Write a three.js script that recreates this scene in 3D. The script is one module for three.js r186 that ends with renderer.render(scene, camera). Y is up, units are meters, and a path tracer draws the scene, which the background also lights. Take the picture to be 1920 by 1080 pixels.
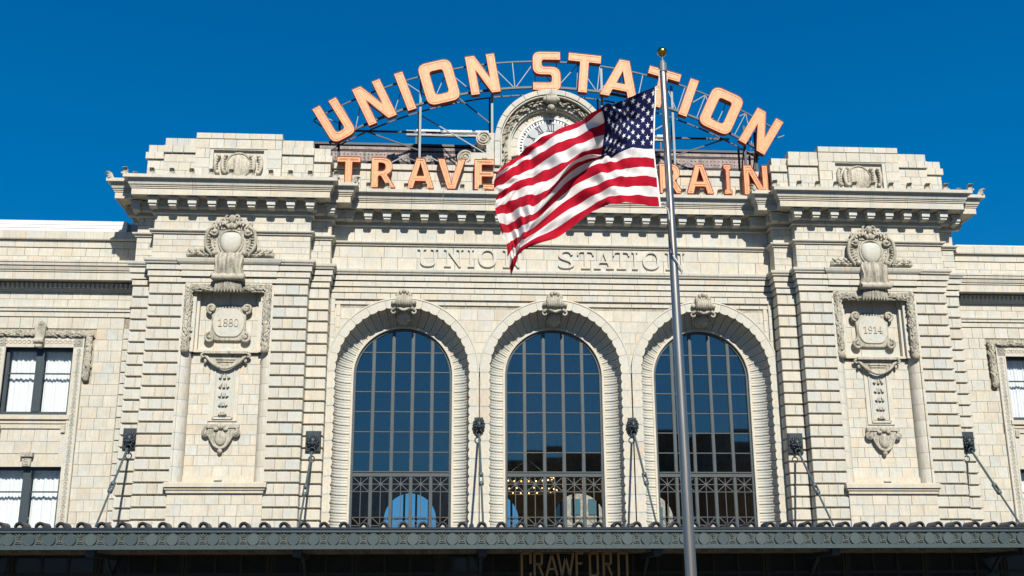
import * as THREE from 'three';
import { mergeGeometries } from 'three/addons/utils/BufferGeometryUtils.js';
import { FontLoader } from 'three/addons/loaders/FontLoader.js';
import { TextGeometry } from 'three/addons/geometries/TextGeometry.js';

// ------------------------------------------------------------------ camera, sky, sun, exposure
const scene = new THREE.Scene();
const camera = new THREE.PerspectiveCamera(29.30, 1920 / 1080, 0.5, 900);
camera.position.set(-5.336, 1.65, 49.896);
camera.rotation.order = 'YXZ';
camera.rotation.set(0.27244, -0.06919, -0.00529);
scene.add(camera);

const SUN = new THREE.Vector3(0.125, 0.8, 1.0).normalize();
{ // clear deep blue sky: elevation gradient plus the soft aureole round the sun
  const W = 256, H = 128, d = new Float32Array(W * H * 4);
  const stops = [[-0.3, 0.1191, 0.165, 0.22], [0, 0.1284, 0.2384, 0.3851], [0.1, 0.0321, 0.2063, 0.4125], [0.22, 0.0055, 0.1577, 0.3988], [0.32, 0.0, 0.1265, 0.3557], [0.5, 0.0, 0.0871, 0.2677], [0.75, 0.001, 0.0532, 0.188], [1, 0.001, 0.0367, 0.1467]];
  for (let j = 0; j < H; j++) for (let i = 0; i < W; i++) {
    const el = ((j + .5) / H - .5) * Math.PI, az = ((i + .5) / W - .5) * 2 * Math.PI;
    const s = Math.sin(el); let k = 0; while (k < stops.length - 2 && s > stops[k + 1][0]) k++;
    const a = stops[k], b = stops[k + 1], t = Math.min(1, Math.max(0, (s - a[0]) / (b[0] - a[0])));
    const dx = Math.cos(el) * Math.cos(az), dz = Math.cos(el) * Math.sin(az);
    const c = Math.max(0, dx * SUN.x + s * SUN.y + dz * SUN.z), g = .5 * c ** 6 + .9 * c ** 60;
    const o = (j * W + i) * 4;
    for (let q = 0; q < 3; q++) d[o + q] = (a[q + 1] + (b[q + 1] - a[q + 1]) * t) * (1 + .15 * c * c) + g * [.12, .13, .14][q] * (s > -.05 ? 1 : .3);
    d[o + 3] = 1;
  }
  const t = new THREE.DataTexture(d, W, H, THREE.RGBAFormat, THREE.FloatType);
  t.mapping = THREE.EquirectangularReflectionMapping; t.magFilter = t.minFilter = THREE.LinearFilter; t.wrapS = THREE.RepeatWrapping; t.needsUpdate = true;
  scene.background = t; scene.environment = t;
}
const sun = new THREE.DirectionalLight(new THREE.Color(1, .95, .86), 5.0);
sun.position.copy(SUN).multiplyScalar(120).add(new THREE.Vector3(0, 8, 0)); sun.target.position.set(0, 8, 0);
sun.castShadow = true; sun.shadow.mapSize.set(4096, 4096); sun.shadow.radius = 1;
Object.assign(sun.shadow.camera, { left: -40, right: 40, top: 40, bottom: -40, near: 1, far: 260 });
scene.add(sun, sun.target);
const renderer = new THREE.WebGLRenderer({ antialias: true });
renderer.toneMapping = THREE.LinearToneMapping; renderer.toneMappingExposure = 1.32;
renderer.shadowMap.enabled = true; renderer.setSize(1024, 576);

// ------------------------------------------------------------------ helpers
let seed = 12345;
const rnd = () => { seed |= 0; seed = seed + 0x6D2B79F5 | 0; let t = Math.imul(seed ^ seed >>> 15, 1 | seed); t = t + Math.imul(t ^ t >>> 7, 61 | t) ^ t; return ((t ^ t >>> 14) >>> 0) / 4294967296; };
const rr = (a, b) => a + (b - a) * rnd();
const V = (x, y, z) => new THREE.Vector3(x, y, z);
const PI = Math.PI;
const taken = {};
const numbered = n => { taken[n] = (taken[n] ?? -1) + 1; return taken[n] ? `${n}_${String(taken[n]).padStart(3, '0')}` : n; };
function tag(o, label, category, group, kind) { o.userData.label = label; o.userData.category = category; if (group) o.userData.group = group; if (kind) o.userData.kind = kind; return o; }
function thing(name, label, category, group) { const g = new THREE.Group(); g.name = numbered(name); scene.add(g); return tag(g, label, category, group); }
function obj(name, geo, mat, parent) {
  const g = Array.isArray(geo) ? merge(geo) : geo;
  if (mat === M.carve || mat === M.trim || mat === M.carveDark) flatUV(g);
  const m = new THREE.Mesh(g, mat); m.name = name; m.castShadow = m.receiveShadow = true; parent.add(m); return m;
}
function flatUV(g) { const a = g.attributes.position, uv = new Float32Array(a.count * 2), o = rnd() * 9; for (let i = 0; i < a.count; i++) { uv[2 * i] = a.getX(i) + a.getZ(i) * .6 + o; uv[2 * i + 1] = a.getY(i) + a.getZ(i) * .4; } g.setAttribute('uv', new THREE.BufferAttribute(uv, 2)); } // carved work: texture in metres across the face
function merge(list) {
  const out = list.map(g => { let q = g.index ? g.toNonIndexed() : g; for (const k of Object.keys(q.attributes)) if (!['position', 'normal', 'uv'].includes(k)) q.deleteAttribute(k); if (!q.attributes.uv) q.setAttribute('uv', new THREE.BufferAttribute(new Float32Array(q.attributes.position.count * 2), 2)); return q; });
  return mergeGeometries(out);
}
// value noise, tileable
function noiseGrid(n) { const a = []; for (let i = 0; i < n * n; i++) a.push(rnd()); return (x, y) => { x = ((x % n) + n) % n; y = ((y % n) + n) % n; const i = x | 0, j = y | 0, u = x - i, v = y - j, s = u * u * (3 - 2 * u), t = v * v * (3 - 2 * v), I = (i + 1) % n, J = (j + 1) % n; return (a[j * n + i] * (1 - s) + a[j * n + I] * s) * (1 - t) + (a[J * n + i] * (1 - s) + a[J * n + I] * s) * t; }; }
function tex(size, fn, srgb = true, rep = 1) {
  const d = new Uint8Array(size * size * 4);
  for (let j = 0; j < size; j++) for (let i = 0; i < size; i++) { const c = fn(i / size, j / size), o = (j * size + i) * 4; for (let k = 0; k < 3; k++) d[o + k] = Math.max(0, Math.min(255, (Array.isArray(c) ? c[k] : c) * 255)); d[o + 3] = 255; }
  const t = new THREE.DataTexture(d, size, size); t.wrapS = t.wrapT = THREE.RepeatWrapping; t.magFilter = THREE.LinearFilter; t.minFilter = THREE.LinearMipmapLinearFilter; t.generateMipmaps = true; t.repeat.set(rep, rep);
  if (srgb) t.colorSpace = THREE.SRGBColorSpace; t.needsUpdate = true; return t;
}
const n8 = noiseGrid(8), n32 = noiseGrid(32), n64 = noiseGrid(64), n256 = noiseGrid(256);
// glazed terracotta: fine speckle, faint vertical drip streaks, mottled patches
const stoneMap = tex(512, (u, v) => {
  const patch = n8(u * 8, v * 8) * .5 + n32(u * 32, v * 32) * .5, streak = n64(u * 64, v * 5) * .6 + n256(u * 256, v * 9) * .4, sp = n256(u * 256, v * 256);
  const st = Math.max(0, n64(u * 64 + 7, v * 3 + 2) - .64) * .16 + Math.max(0, n32(u * 32 + 11, v * 32 + 3) - .74) * .16;
  const b = .875 + .07 * patch + .055 * streak + .05 * (sp - .5) - (sp > .93 ? .06 : 0) - st, w = (n8(u * 8 + 3, v * 8 + 5) - .5) * .05 + st * .12;
  return [b + w, b, b - w * 1.2];
}, true, .36);
const grimeMap = tex(512, (u, v) => {
  const p = n8(u * 8, v * 8) * .4 + n32(u * 32, v * 32) * .35 + n64(u * 64, v * 64) * .25, st = n64(u * 64 + 9, v * 4), k = Math.max(0, p + st * .5 - .62) * 1.1;
  const b = .94 - k * .42 + .05 * (n256(u * 256, v * 256) - .5); return [b, b * .985, b * .955];
}, true, .45);
const bumpMap = tex(256, (u, v) => .5 + .5 * (n64(u * 64, v * 64) - .5) + .5 * (n256(u * 256, v * 256) - .5), false, 1.4);
const metalMap = tex(256, (u, v) => .82 + .12 * n32(u * 32, v * 32) + .1 * (n64(u * 64, v * 6) - .5) + .06 * (n256(u * 256, v * 256) - .5), true, .8);
const S = (r, g, b) => new THREE.Color().setRGB(r, g, b);
const std = (c, o = {}) => new THREE.MeshStandardMaterial({ color: c, roughness: .85, ...o });
const stone = (c, o = {}) => std(c, { map: stoneMap, bumpMap, bumpScale: .004, roughness: .72, ...o });
// terracotta tones seen block by block (linear)
const TONES = [[0.558, 0.525, 0.435], [0.574, 0.541, 0.454], [0.563, 0.533, 0.451], [0.55, 0.509, 0.416], [0.539, 0.52, 0.44], [0.526, 0.515, 0.448], [0.555, 0.512, 0.416], [0.534, 0.477, 0.381], [0.582, 0.552, 0.47]];
const toneMats = TONES.map(t => stone(S(...t)));
const WTS = [24, 22, 18, 9, 8, 5, 5, 1.5, 16];
const WT = WTS.reduce((a, b) => a + b);
function tone() { let r = rnd() * WT; for (let i = 0; i < WTS.length; i++) { r -= WTS[i]; if (r < 0) return i; } return 0; }
const grayTone = () => [2, 4, 5, 8, 1][(rnd() * 5) | 0];
const M = {
  mortar: std(S(.42, .385, .31), { map: grimeMap }),
  trim: stone(S(.55, .52, .44), { map: grimeMap }),
  carve: stone(S(.475, .455, .39), { map: grimeMap, roughness: .8 }),
  carveDark: stone(S(0.348, 0.326, 0.27), { map: grimeMap, roughness: .85 }),
  frame: std(S(.068, .085, .089), { map: metalMap, roughness: .5 }),
  copper: std(S(.056, .084, .088), { map: metalMap, roughness: .55, metalness: .1 }),
  copperDark: std(S(0.0435, 0.0653, 0.0783), { map: metalMap, roughness: .55, metalness: .1 }),
  bronze: std(S(0.0391, 0.0539, 0.0626), { map: metalMap, roughness: .5, metalness: .2 }),
  rod: std(S(0.087, 0.126, 0.135), { map: metalMap, roughness: .45, metalness: .2 }),
  tile: std(S(.02, .029, .047), { map: metalMap, roughness: .4 }),
  plaster: std(S(.56, .51, .40), { map: grimeMap }),
  shadeDoor: std(S(.045, .042, .036), { map: metalMap }),  // near-black bronze, with the shade under the canopy put into its colour
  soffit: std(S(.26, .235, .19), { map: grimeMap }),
  steel: std(S(0.0478, 0.0566, 0.0653), { map: metalMap, roughness: .5, metalness: .3 }),
  steelGrey: std(S(0.209, 0.235, 0.252), { map: metalMap, roughness: .5, metalness: .2 }),
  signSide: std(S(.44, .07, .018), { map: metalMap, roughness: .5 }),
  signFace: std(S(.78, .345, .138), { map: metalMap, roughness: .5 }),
  neon: std(S(.60, .26, .11), { roughness: .3 }),
  gold: std(S(.46, .25, .085), { map: metalMap, roughness: .4, metalness: .3 }),
  mauve: std(S(.40, .335, .335), { map: grimeMap }),
  black: std(S(.012, .013, .015), { roughness: .6 }),
  white: std(S(0.713, 0.705, 0.679), { map: metalMap, roughness: .5 }),
  dial: std(S(.24, .26, .285), { roughness: .35 }),
  dialWhite: std(S(0.696, 0.687, 0.661), { roughness: .5 }),
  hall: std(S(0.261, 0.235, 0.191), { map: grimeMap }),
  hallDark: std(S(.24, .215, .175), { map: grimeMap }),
  glass: new THREE.MeshPhysicalMaterial({ color: S(.55, .68, .74), roughness: .02, metalness: 0, transmission: 1, thickness: 0, ior: 2.6 }),
  doorGlass: new THREE.MeshPhysicalMaterial({ color: S(.75, .78, .78), roughness: .05, transmission: 1, thickness: 0, ior: 1.3 }),
  clear: new THREE.MeshPhysicalMaterial({ color: S(.9, .93, .94), roughness: .02, transmission: 1, thickness: 0, ior: 1.5 }),
  curtain: new THREE.MeshPhysicalMaterial({ color: S(.88, .88, .86), roughness: .95, transmission: .15, thickness: 0 }),
  poleSteel: std(S(.47, .44, .40), { map: metalMap, roughness: .37, metalness: .9 }),
  ball: std(S(.62, .36, .07), { roughness: .22, metalness: 1 }),
  rope: std(S(0.574, 0.566, 0.539)),
};
// geometry ----------------------------------------------------------
const bcache = new Map();
function block(w, h, d, b = .008, variant = 0) { // bevelled facing stone: front at z=0, open back
  const key = [w, h, d, b].map(v => v.toFixed(3)).join() + variant; if (bcache.has(key)) return bcache.get(key);
  const x = w / 2, y = h / 2, X = x - b, Y = y - b, p = [], uv = [], ou = rnd() * 7, ov = rnd() * 7;
  const q = (a, B, c, e) => { for (const k of [a, B, c, a, c, e]) { p.push(...k); uv.push(k[0] + (Math.abs(k[0]) >= x - 1e-6 ? k[2] : 0) + ou, k[1] + (Math.abs(k[1]) >= y - 1e-6 ? k[2] : 0) + ov); } };
  const f = [[-X, -Y, 0], [X, -Y, 0], [X, Y, 0], [-X, Y, 0]], m = [[-x, -y, -b], [x, -y, -b], [x, y, -b], [-x, y, -b]], k = m.map(v => [v[0], v[1], -d]);
  q(...f); for (let i = 0; i < 4; i++) { const j = (i + 1) % 4; q(m[i], m[j], f[j], f[i]); q(k[i], k[j], m[j], m[i]); }
  const g = new THREE.BufferGeometry(); g.setAttribute('position', new THREE.Float32BufferAttribute(p, 3)); g.setAttribute('uv', new THREE.Float32BufferAttribute(uv, 2)); g.computeVertexNormals();
  bcache.set(key, g); return g;
}
function box(w, h, d, x = 0, y = 0, z = 0) { const g = new THREE.BoxGeometry(w, h, d); scaleUV(g, w, h, d); g.translate(x, y, z); return g; }
function bx(x0, x1, y0, y1, z0, z1) { return box(x1 - x0, y1 - y0, z1 - z0, (x0 + x1) / 2, (y0 + y1) / 2, (z0 + z1) / 2); }
function scaleUV(g) { const p = g.attributes.position, n = g.attributes.normal, uv = g.attributes.uv; for (let i = 0; i < p.count; i++) { const ax = Math.abs(n.getX(i)), ay = Math.abs(n.getY(i)); if (ax > .5) uv.setXY(i, p.getZ(i), p.getY(i)); else if (ay > .5) uv.setXY(i, p.getX(i), p.getZ(i)); else uv.setXY(i, p.getX(i), p.getY(i)); } }
function bar(a, b, r, seg = 8) { const d = b.clone().sub(a), g = new THREE.CylinderGeometry(r, r, d.length(), seg); g.applyQuaternion(new THREE.Quaternion().setFromUnitVectors(V(0, 1, 0), d.clone().normalize())); g.translate((a.x + b.x) / 2, (a.y + b.y) / 2, (a.z + b.z) / 2); return g; }
function beam(a, b, w, h) { const d = b.clone().sub(a), g = new THREE.BoxGeometry(w, d.length(), h); g.applyQuaternion(new THREE.Quaternion().setFromUnitVectors(V(0, 1, 0), d.clone().normalize())); g.translate((a.x + b.x) / 2, (a.y + b.y) / 2, (a.z + b.z) / 2); return g; }
function sph(x, y, z, rx, ry = rx, rz = rx, s = 12) { const g = new THREE.SphereGeometry(1, s, Math.max(6, s * .7 | 0)); g.scale(rx, ry, rz); g.translate(x, y, z); return g; }
function tube(pts, r, n = 24, k = 6) { return new THREE.TubeGeometry(new THREE.CatmullRomCurve3(pts.map(p => V(...p))), n, r, k, false); }
function spiral(cx, cy, z, r0, r1, turns, a0, rad, dir = 1) { const pts = []; const n = 18; for (let i = 0; i <= n; i++) { const t = i / n, a = a0 + dir * turns * 2 * PI * t, r = r0 + (r1 - r0) * t; pts.push([cx + r * Math.cos(a), cy + r * Math.sin(a), z + t * rad * .8]); } return tube(pts, rad, 30, 6); }
function extr(shape, depth, bevel = 0, seg = 10) { const g = new THREE.ExtrudeGeometry(shape, { depth, bevelEnabled: bevel > 0, bevelThickness: bevel, bevelSize: bevel, bevelSegments: 1, bevelOffset: -bevel, curveSegments: seg }); return g; }
function poly(pts) { const s = new THREE.Shape(); pts.forEach((p, i) => i ? s.lineTo(p[0], p[1]) : s.moveTo(p[0], p[1])); s.closePath(); return s; }
function rounded(pts, r) { // polygon with rounded corners; r number or list
  const s = new THREE.Shape(), n = pts.length;
  for (let i = 0; i < n; i++) { const p = pts[i], a = pts[(i + n - 1) % n], b = pts[(i + 1) % n], R = Array.isArray(r) ? r[i] : r; const f = (q) => { const dx = q[0] - p[0], dy = q[1] - p[1], l = Math.hypot(dx, dy), k = Math.min(R, l * .48) / l; return [p[0] + dx * k, p[1] + dy * k]; }; const A = f(a), B = f(b); i ? s.lineTo(...A) : s.moveTo(...A); if (R > 0) s.quadraticCurveTo(p[0], p[1], ...B); }
  s.closePath(); return s;
}
// ------------------------------------------------------------------ the building: pieces are gathered by kind; the 300 largest in view are single meshes, the rest one part
const building = thing('station_building', 'pale terracotta railway station with three tall arched windows and two end pavilions', 'building');
const gather = new Map();
function piece(kind, parent, geo, t, x, y, z, area, rotZ = 0) {
  const m = new THREE.Matrix4().makeRotationZ(rotZ).setPosition(x, y, z);
  if (!gather.has(kind)) gather.set(kind, []); const out = Math.abs(x) > 24.5 || y < 4.3 ? .02 : 1;
  gather.get(kind).push({ parent, geo, t, m, area: area * out });
}
function flushPieces() {
  for (const [kind, list] of gather) {
    list.sort((a, b) => b.area - a.area);
    list.slice(0, 300).forEach(p => { const o = obj(kind, p.geo, toneMats[p.t], p.parent); o.position.setFromMatrixPosition(p.m); o.rotation.setFromRotationMatrix(p.m); });
    const rest = list.slice(300);
    if (rest.length) {
      const g = mergeGeometries(rest.map(p => { let q = p.geo.index ? p.geo.toNonIndexed() : p.geo.clone(); for (const k of Object.keys(q.attributes)) if (!['position', 'normal', 'uv'].includes(k)) q.deleteAttribute(k); q.applyMatrix4(p.m); const c = new Float32Array(q.attributes.position.count * 3); for (let i = 0; i < c.length; i++) c[i] = TONES[p.t][i % 3]; q.setAttribute('color', new THREE.BufferAttribute(c, 3)); return q; }));
      const o = obj(kind + 's', g, restMat, building); o.userData.kind = 'stuff';
    }
  }
}
const restMat = stone(S(1, 1, 1), { vertexColors: true });
// running-bond ashlar in a rectangle facing +z
function ashlar(kind, parent, x0, x1, y0, y1, z, rowH, len, o = {}) {
  const gap = o.gap ?? .010, dep = o.dep ?? .06, rows = Math.max(1, Math.round((y1 - y0) / rowH)), h = (y1 - y0) / rows;
  for (let r = 0; r < rows; r++) {
    const cy = y0 + (r + .5) * h; let x = x0 - (r % 2 ? len * .5 : 0) - (o.jit ?? 0);
    while (x < x1 - .02) {
      const L = len * rr(.82, 1.2); let a = Math.max(x0, x), b = Math.min(x1, x + L); if (x1 - b < .14) b = x1; x = b === x1 ? x1 : x + L;
      if (b - a < .05) continue;
      let A = a, B = b; if (o.clip) { const c = o.clip(a, b, cy - h / 2, cy + h / 2); if (!c) continue;[A, B] = c; if (B - A < .06) continue; }
      const w = Math.round((B - A - gap) * 50) / 50, hh = h - (o.vgap ?? gap); if (w <= .02) continue;
      piece(kind, parent, block(w, hh, dep, o.bev ?? .007, (rnd() * 2) | 0), o.gray && rnd() < o.gray ? grayTone() : tone(), (A + B) / 2, cy, z + rr(-.003, .003), w * hh);
    }
  }
}
// mitred moulding run along a plan path, cut into stones
function course(kind, path, prof, len, parentOf, o = {}) {
  const n = path.length, nor = [], mit = [];
  for (let i = 0; i < n - 1; i++) { const dx = path[i + 1][0] - path[i][0], dz = path[i + 1][1] - path[i][1], l = Math.hypot(dx, dz); nor.push([-dz / l, dx / l, l, dx / l, dz / l]); }
  for (let i = 0; i < n; i++) { const a = nor[Math.max(0, i - 1)], b = nor[Math.min(n - 2, i)], k = 1 + a[0] * b[0] + a[1] * b[1]; mit.push([(a[0] + b[0]) / k, (a[1] + b[1]) / k]); }
  for (let i = 0; i < n - 1; i++) {
    const [nx, nz, l, dx, dz] = nor[i], A = path[i], cuts = [0]; if (l > len * 1.4) { const c = Math.round(l / len); for (let k = 1; k < c; k++) cuts.push(l * (k + rr(-.13, .13)) / c); } cuts.push(l);
    for (let k = 0; k < cuts.length - 1; k++) {
      const s0 = cuts[k], s1 = cuts[k + 1], pt = (s, ofs, end) => s === 0 ? [A[0] + ofs * mit[i][0], A[1] + ofs * mit[i][1]] : s === l ? [path[i + 1][0] + ofs * mit[i + 1][0], path[i + 1][1] + ofs * mit[i + 1][1]] : [A[0] + dx * (s + end) + ofs * nx, A[1] + dz * (s + end) + ofs * nz];
      const p = [], uv = [], ou = rnd() * 5; let run = 0; const g2 = .005;
      const P = prof.map(([ofs, y]) => { const a = pt(s0, ofs, g2), b = pt(s1, ofs, -g2); return [[a[0], y, a[1]], [b[0], y, b[1]], ofs]; });
      const quad = (a, b, c, d, u0, u1, v0, v1) => { for (const [k2, u, v] of [[a, u0, v0], [b, u1, v0], [c, u1, v1], [a, u0, v0], [c, u1, v1], [d, u0, v1]]) { p.push(...k2); uv.push(u + ou, v); } };
      for (let q = 0; q < P.length - 1; q++) { const st = Math.hypot(prof[q + 1][0] - prof[q][0], prof[q + 1][1] - prof[q][1]); quad(P[q][0], P[q][1], P[q + 1][1], P[q + 1][0], s0, s1, run, run + st); run += st; }
      // caps
      const f = THREE.ShapeUtils.triangulateShape(prof.map(v => new THREE.Vector2(v[0], v[1])), []);
      for (const t of f) { for (const q of t) { p.push(...P[q][0]); uv.push(P[q][2], P[q][0][1]); } for (const q of [t[0], t[2], t[1]]) { p.push(...P[q][1]); uv.push(P[q][2], P[q][1][1]); } }
      const g = new THREE.BufferGeometry(); g.setAttribute('position', new THREE.Float32BufferAttribute(p, 3)); g.setAttribute('uv', new THREE.Float32BufferAttribute(uv, 2)); g.computeVertexNormals();
      const cx = (P[0][0][0] + P[0][1][0]) / 2;
      piece(kind, parentOf(cx, i), g, o.gray && rnd() < o.gray ? grayTone() : tone(), 0, 0, 0, (s1 - s0) * (prof[prof.length - 1][1] - prof[0][1]));
    }
  }
}
// ------------------------------------------------------------------ ground
const ground = obj('ground', new THREE.PlaneGeometry(700, 700).rotateX(-PI / 2), std(S(.085, .08, .07), { map: grimeMap }), scene); ground.userData.kind = 'structure';
{ const uv = ground.geometry.attributes.uv; for (let i = 0; i < uv.count; i++) uv.setXY(i, uv.getX(i) * 350, uv.getY(i) * 350); }

// plan levels (z) and pavilion centres (x)
const ZF = 2.42, ZS = 1.85, ZW = 1.1, ZG = 0, PX = 14.55, HF = 3.45, HS = 4.32, GR = .5116, RY = 15.0045, FONT = new FontLoader();
const serif = await FONT.loadAsync('fonts/droid/droid_serif_regular.typeface.json');
const sansBold = await FONT.loadAsync('fonts/droid/droid_sans_bold.typeface.json');
const serifBold = await FONT.loadAsync('fonts/droid/droid_serif_bold.typeface.json');
const fitText = (str, font, x0, x1, y0, y1, depth) => { const g = new TextGeometry(str, { font, size: 1, depth, curveSegments: 6, bevelEnabled: false }); g.computeBoundingBox(); const b = g.boundingBox; g.translate(-b.min.x, -b.min.y, 0); g.scale((x1 - x0) / (b.max.x - b.min.x), (y1 - y0) / (b.max.y - b.min.y), 1); g.translate(x0, y0, 0); g.computeVertexNormals(); return g; };

// cores (what the joints show): one part per section of the building
const AY = 11.345; // springing of the great arches
function archHole(cx, R, y0) { const h = new THREE.Path(); h.moveTo(cx - R, y0); h.lineTo(cx - R, AY); h.absarc(cx, AY, R, PI, 0, true); h.lineTo(cx + R, y0); h.closePath(); return h; }
const bayShape = R => { const s = poly([[-10.3, 0], [10.3, 0], [10.3, 19.3], [-10.3, 19.3]]); for (const cx of [-6.9, 0, 6.9]) s.holes.push(archHole(cx, R, 4.1)); return s; };
const bay = obj('central_bay', [extr(bayShape(2.3), .44, 0, 40).translate(0, 0, -.32), extr(bayShape(3.04), .88, 0, 40).translate(0, 0, .12)], M.mortar, building);
bay.userData.label = 'pale central wall with three arched openings';
const pavs = [-1, 1].map(s => {
  const c = s * PX, g = [bx(c - HS + .06, c + HS - .06, 0, 19.3, -3, ZS - .1), bx(c - HF + .06, c - 1.93, 0, 15.1, ZS - .1, ZF - .1), bx(c + 1.93, c + HF - .06, 0, 15.1, ZS - .1, ZF - .1), bx(c - HF + .06, c + HF - .06, 15.1, 19.3, ZS - .1, ZF - .03)];
  const p = obj('pavilion', g, M.mortar, building); p.userData.label = s < 0 ? 'end pavilion with an 1880 tablet' : 'end pavilion with a 1914 tablet'; return p;
});
const wings = [-1, 1].map(s => {
  const c = s * 23.22, X = (a, b, y0, y1, z0, z1) => bx(Math.min(c + a, c + b), Math.max(c + a, c + b), y0, y1, z0, z1);
  const g = [X(-1.49, 1.49, 13.0 - .45, 17.6, -.6, -.045), X(-1.49, 1.49, 7.2, 9.5, -.6, -.06)]; // walls round the window openings
  const o = s > 0 ? [[-4.4, -1.49], [1.49, 7]] : [[-7, -1.49], [1.49, 4.4]]; for (const [a, b] of o) g.push(X(a, b, 0, 17.6, -.6, -.045)); g.push(X(-1.49, 1.49, 0, 4.4, -.6, -.05));
  g.push(X(-7, 4.4, 0, 17.6, -6, -5.8));
  const p = obj('wing', g, M.mortar, building); p.userData.label = s < 0 ? 'lower side wing next to the 1880 pavilion' : 'lower side wing next to the 1914 pavilion'; return p;
});
const partAt = x => Math.abs(x) < 10.28 ? bay : Math.abs(x) < 18.95 ? pavs[x < 0 ? 0 : 1] : wings[x < 0 ? 0 : 1];

// --- the long mouldings run round every break of the plan
const PATH = (() => { const l = [[-PX - HS, -.05], [-PX - HS, ZS], [-PX - HF, ZS], [-PX - HF, ZF], [-PX + HF, ZF], [-PX + HF, ZS], [-PX + HS, ZS], [-PX + HS, ZW]]; return [...l, ...l.slice().reverse().map(([x, z]) => [-x, z])]; })();
const REC = -.07;
course('string_course', PATH, [[REC, 15.02], [.02, 15.02], [.02, 15.235], [REC, 15.25]], 1.1, partAt);
course('string_course', PATH, [[REC, 15.285], [.085, 15.285], [.085, 15.505], [REC, 15.525]], 1.1, partAt);
course('string_course', PATH, [[REC, 15.565], [.145, 15.565], [.15, 15.77], [REC, 15.79]], 1.1, partAt);
course('string_course', PATH, [[REC, 15.825], [.19, 15.825], [.21, 15.845], [.215, 15.885], [.19, 15.89], [.19, 15.91], [.25, 15.92], [.275, 15.96], [.285, 16.05], [.25, 16.065], [-.05, 16.10]], 1.25, partAt, { gray: .5 });
course('string_course', PATH, [[REC, 17.25], [.07, 17.25], [.08, 17.295], [.05, 17.30], [.05, 17.32], [.16, 17.345], [.18, 17.38], [.18, 17.425], [-.05, 17.46]], 1.3, partAt);
course('bed_moulding', PATH, [[REC, 18.155], [.09, 18.155], [.13, 18.18], [.13, 18.205], [.06, 18.215], [.06, 18.345], [.14, 18.355], [.22, 18.39], [.24, 18.42], [.24, 18.52], [-.05, 18.53]], 1.3, partAt, { gray: .4 });
course('cornice_stone', PATH, [[-.08, 18.53], [.25, 18.53], [.25, 18.80], [.82, 18.80], [.84, 18.765], [.88, 18.765], [.88, 19.03], [.86, 19.035], [.86, 19.055], [.92, 19.06], [.92, 19.10], [.90, 19.105], [.90, 19.125], [.96, 19.13], [.965, 19.165], [.94, 19.17], [.94, 19.20], [1.0, 19.21], [1.04, 19.34], [1.05, 19.42], [1.09, 19.445], [1.22, 19.455], [1.22, 19.605], [1.15, 19.63], [-.05, 19.72]], 1.72, partAt, { gray: .45 });
// modillions and the little spouts standing over them
const modGeo = merge([box(.50, .06, .66, 0, .37, .37), box(.37, .23, .60, 0, .225, .36), box(.30, .095, .53, 0, .063, .33), extr(poly([[.1, -.02], [.595, .01], [.595, .02], [.1, .02]]), .30).rotateY(-PI / 2).translate(.15, -.004, 0)]);
const spoutGeo = (() => { const s = new THREE.Shape(); s.moveTo(-.14, 0); s.lineTo(.02, 0); s.lineTo(.06, .09); s.quadraticCurveTo(.03, .16, .10, .19); s.lineTo(.17, .20); s.quadraticCurveTo(.10, .26, 0, .235); s.quadraticCurveTo(-.10, .20, -.14, 0); const a = extr(s, .13, .015, 5).rotateY(-PI / 2).translate(.065, 0, 0); return merge([a, box(.24, .06, .2, 0, .02, -.02), new THREE.ConeGeometry(.055, .10, 6).rotateX(PI / 2).translate(0, .14, .07)]); })();
function along(x0, z0, x1, z1, n, rot, ends = [0, 1]) {
  for (let i = 0; i < n; i++) { const t = n > 1 ? i / (n - 1) : .5, x = x0 + (x1 - x0) * t, z = z0 + (z1 - z0) * t, p = partAt(x * .995); const m = obj('modillion', modGeo, toneMats[rnd() < .5 ? grayTone() : tone()], p); m.position.set(x + Math.sin(rot) * .0, 18.352, z); m.rotation.y = rot; spout(x + Math.sin(rot) * 1.1, z + Math.cos(rot) * 1.1, rot, p); }
}
function spout(x, z, rot, p) { const a = obj('spout', spoutGeo, M.trim, p); a.position.set(x, 19.61, z); a.rotation.y = rot; a.scale.setScalar(1.25); }
for (const s of [-1, 1]) {
  const c = s * PX;
  along(c - HF, ZF, c + HF, ZF, 9, 0);
  for (const q of [-1, 1]) { const e = c + q * (HS + .0), inner = q === -s; along(e, ZS, e, ZS, 1, 0); along(c + q * HF, 2.18, c + q * HF, 2.18, 1, q * PI / 2); along(e, inner ? 1.5 : 1.45, e, inner ? 1.5 : .45, inner ? 1 : 2, q * PI / 2); spout(c + q * (HF + 1.15), ZF + 1.12, 0, pavs[s < 0 ? 0 : 1]); spout(e + q * 1.12, ZS + 1.1, q * PI / 3, pavs[s < 0 ? 0 : 1]); }
}
along(-9.46, ZW, 9.46, ZW, 23, 0);

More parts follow.
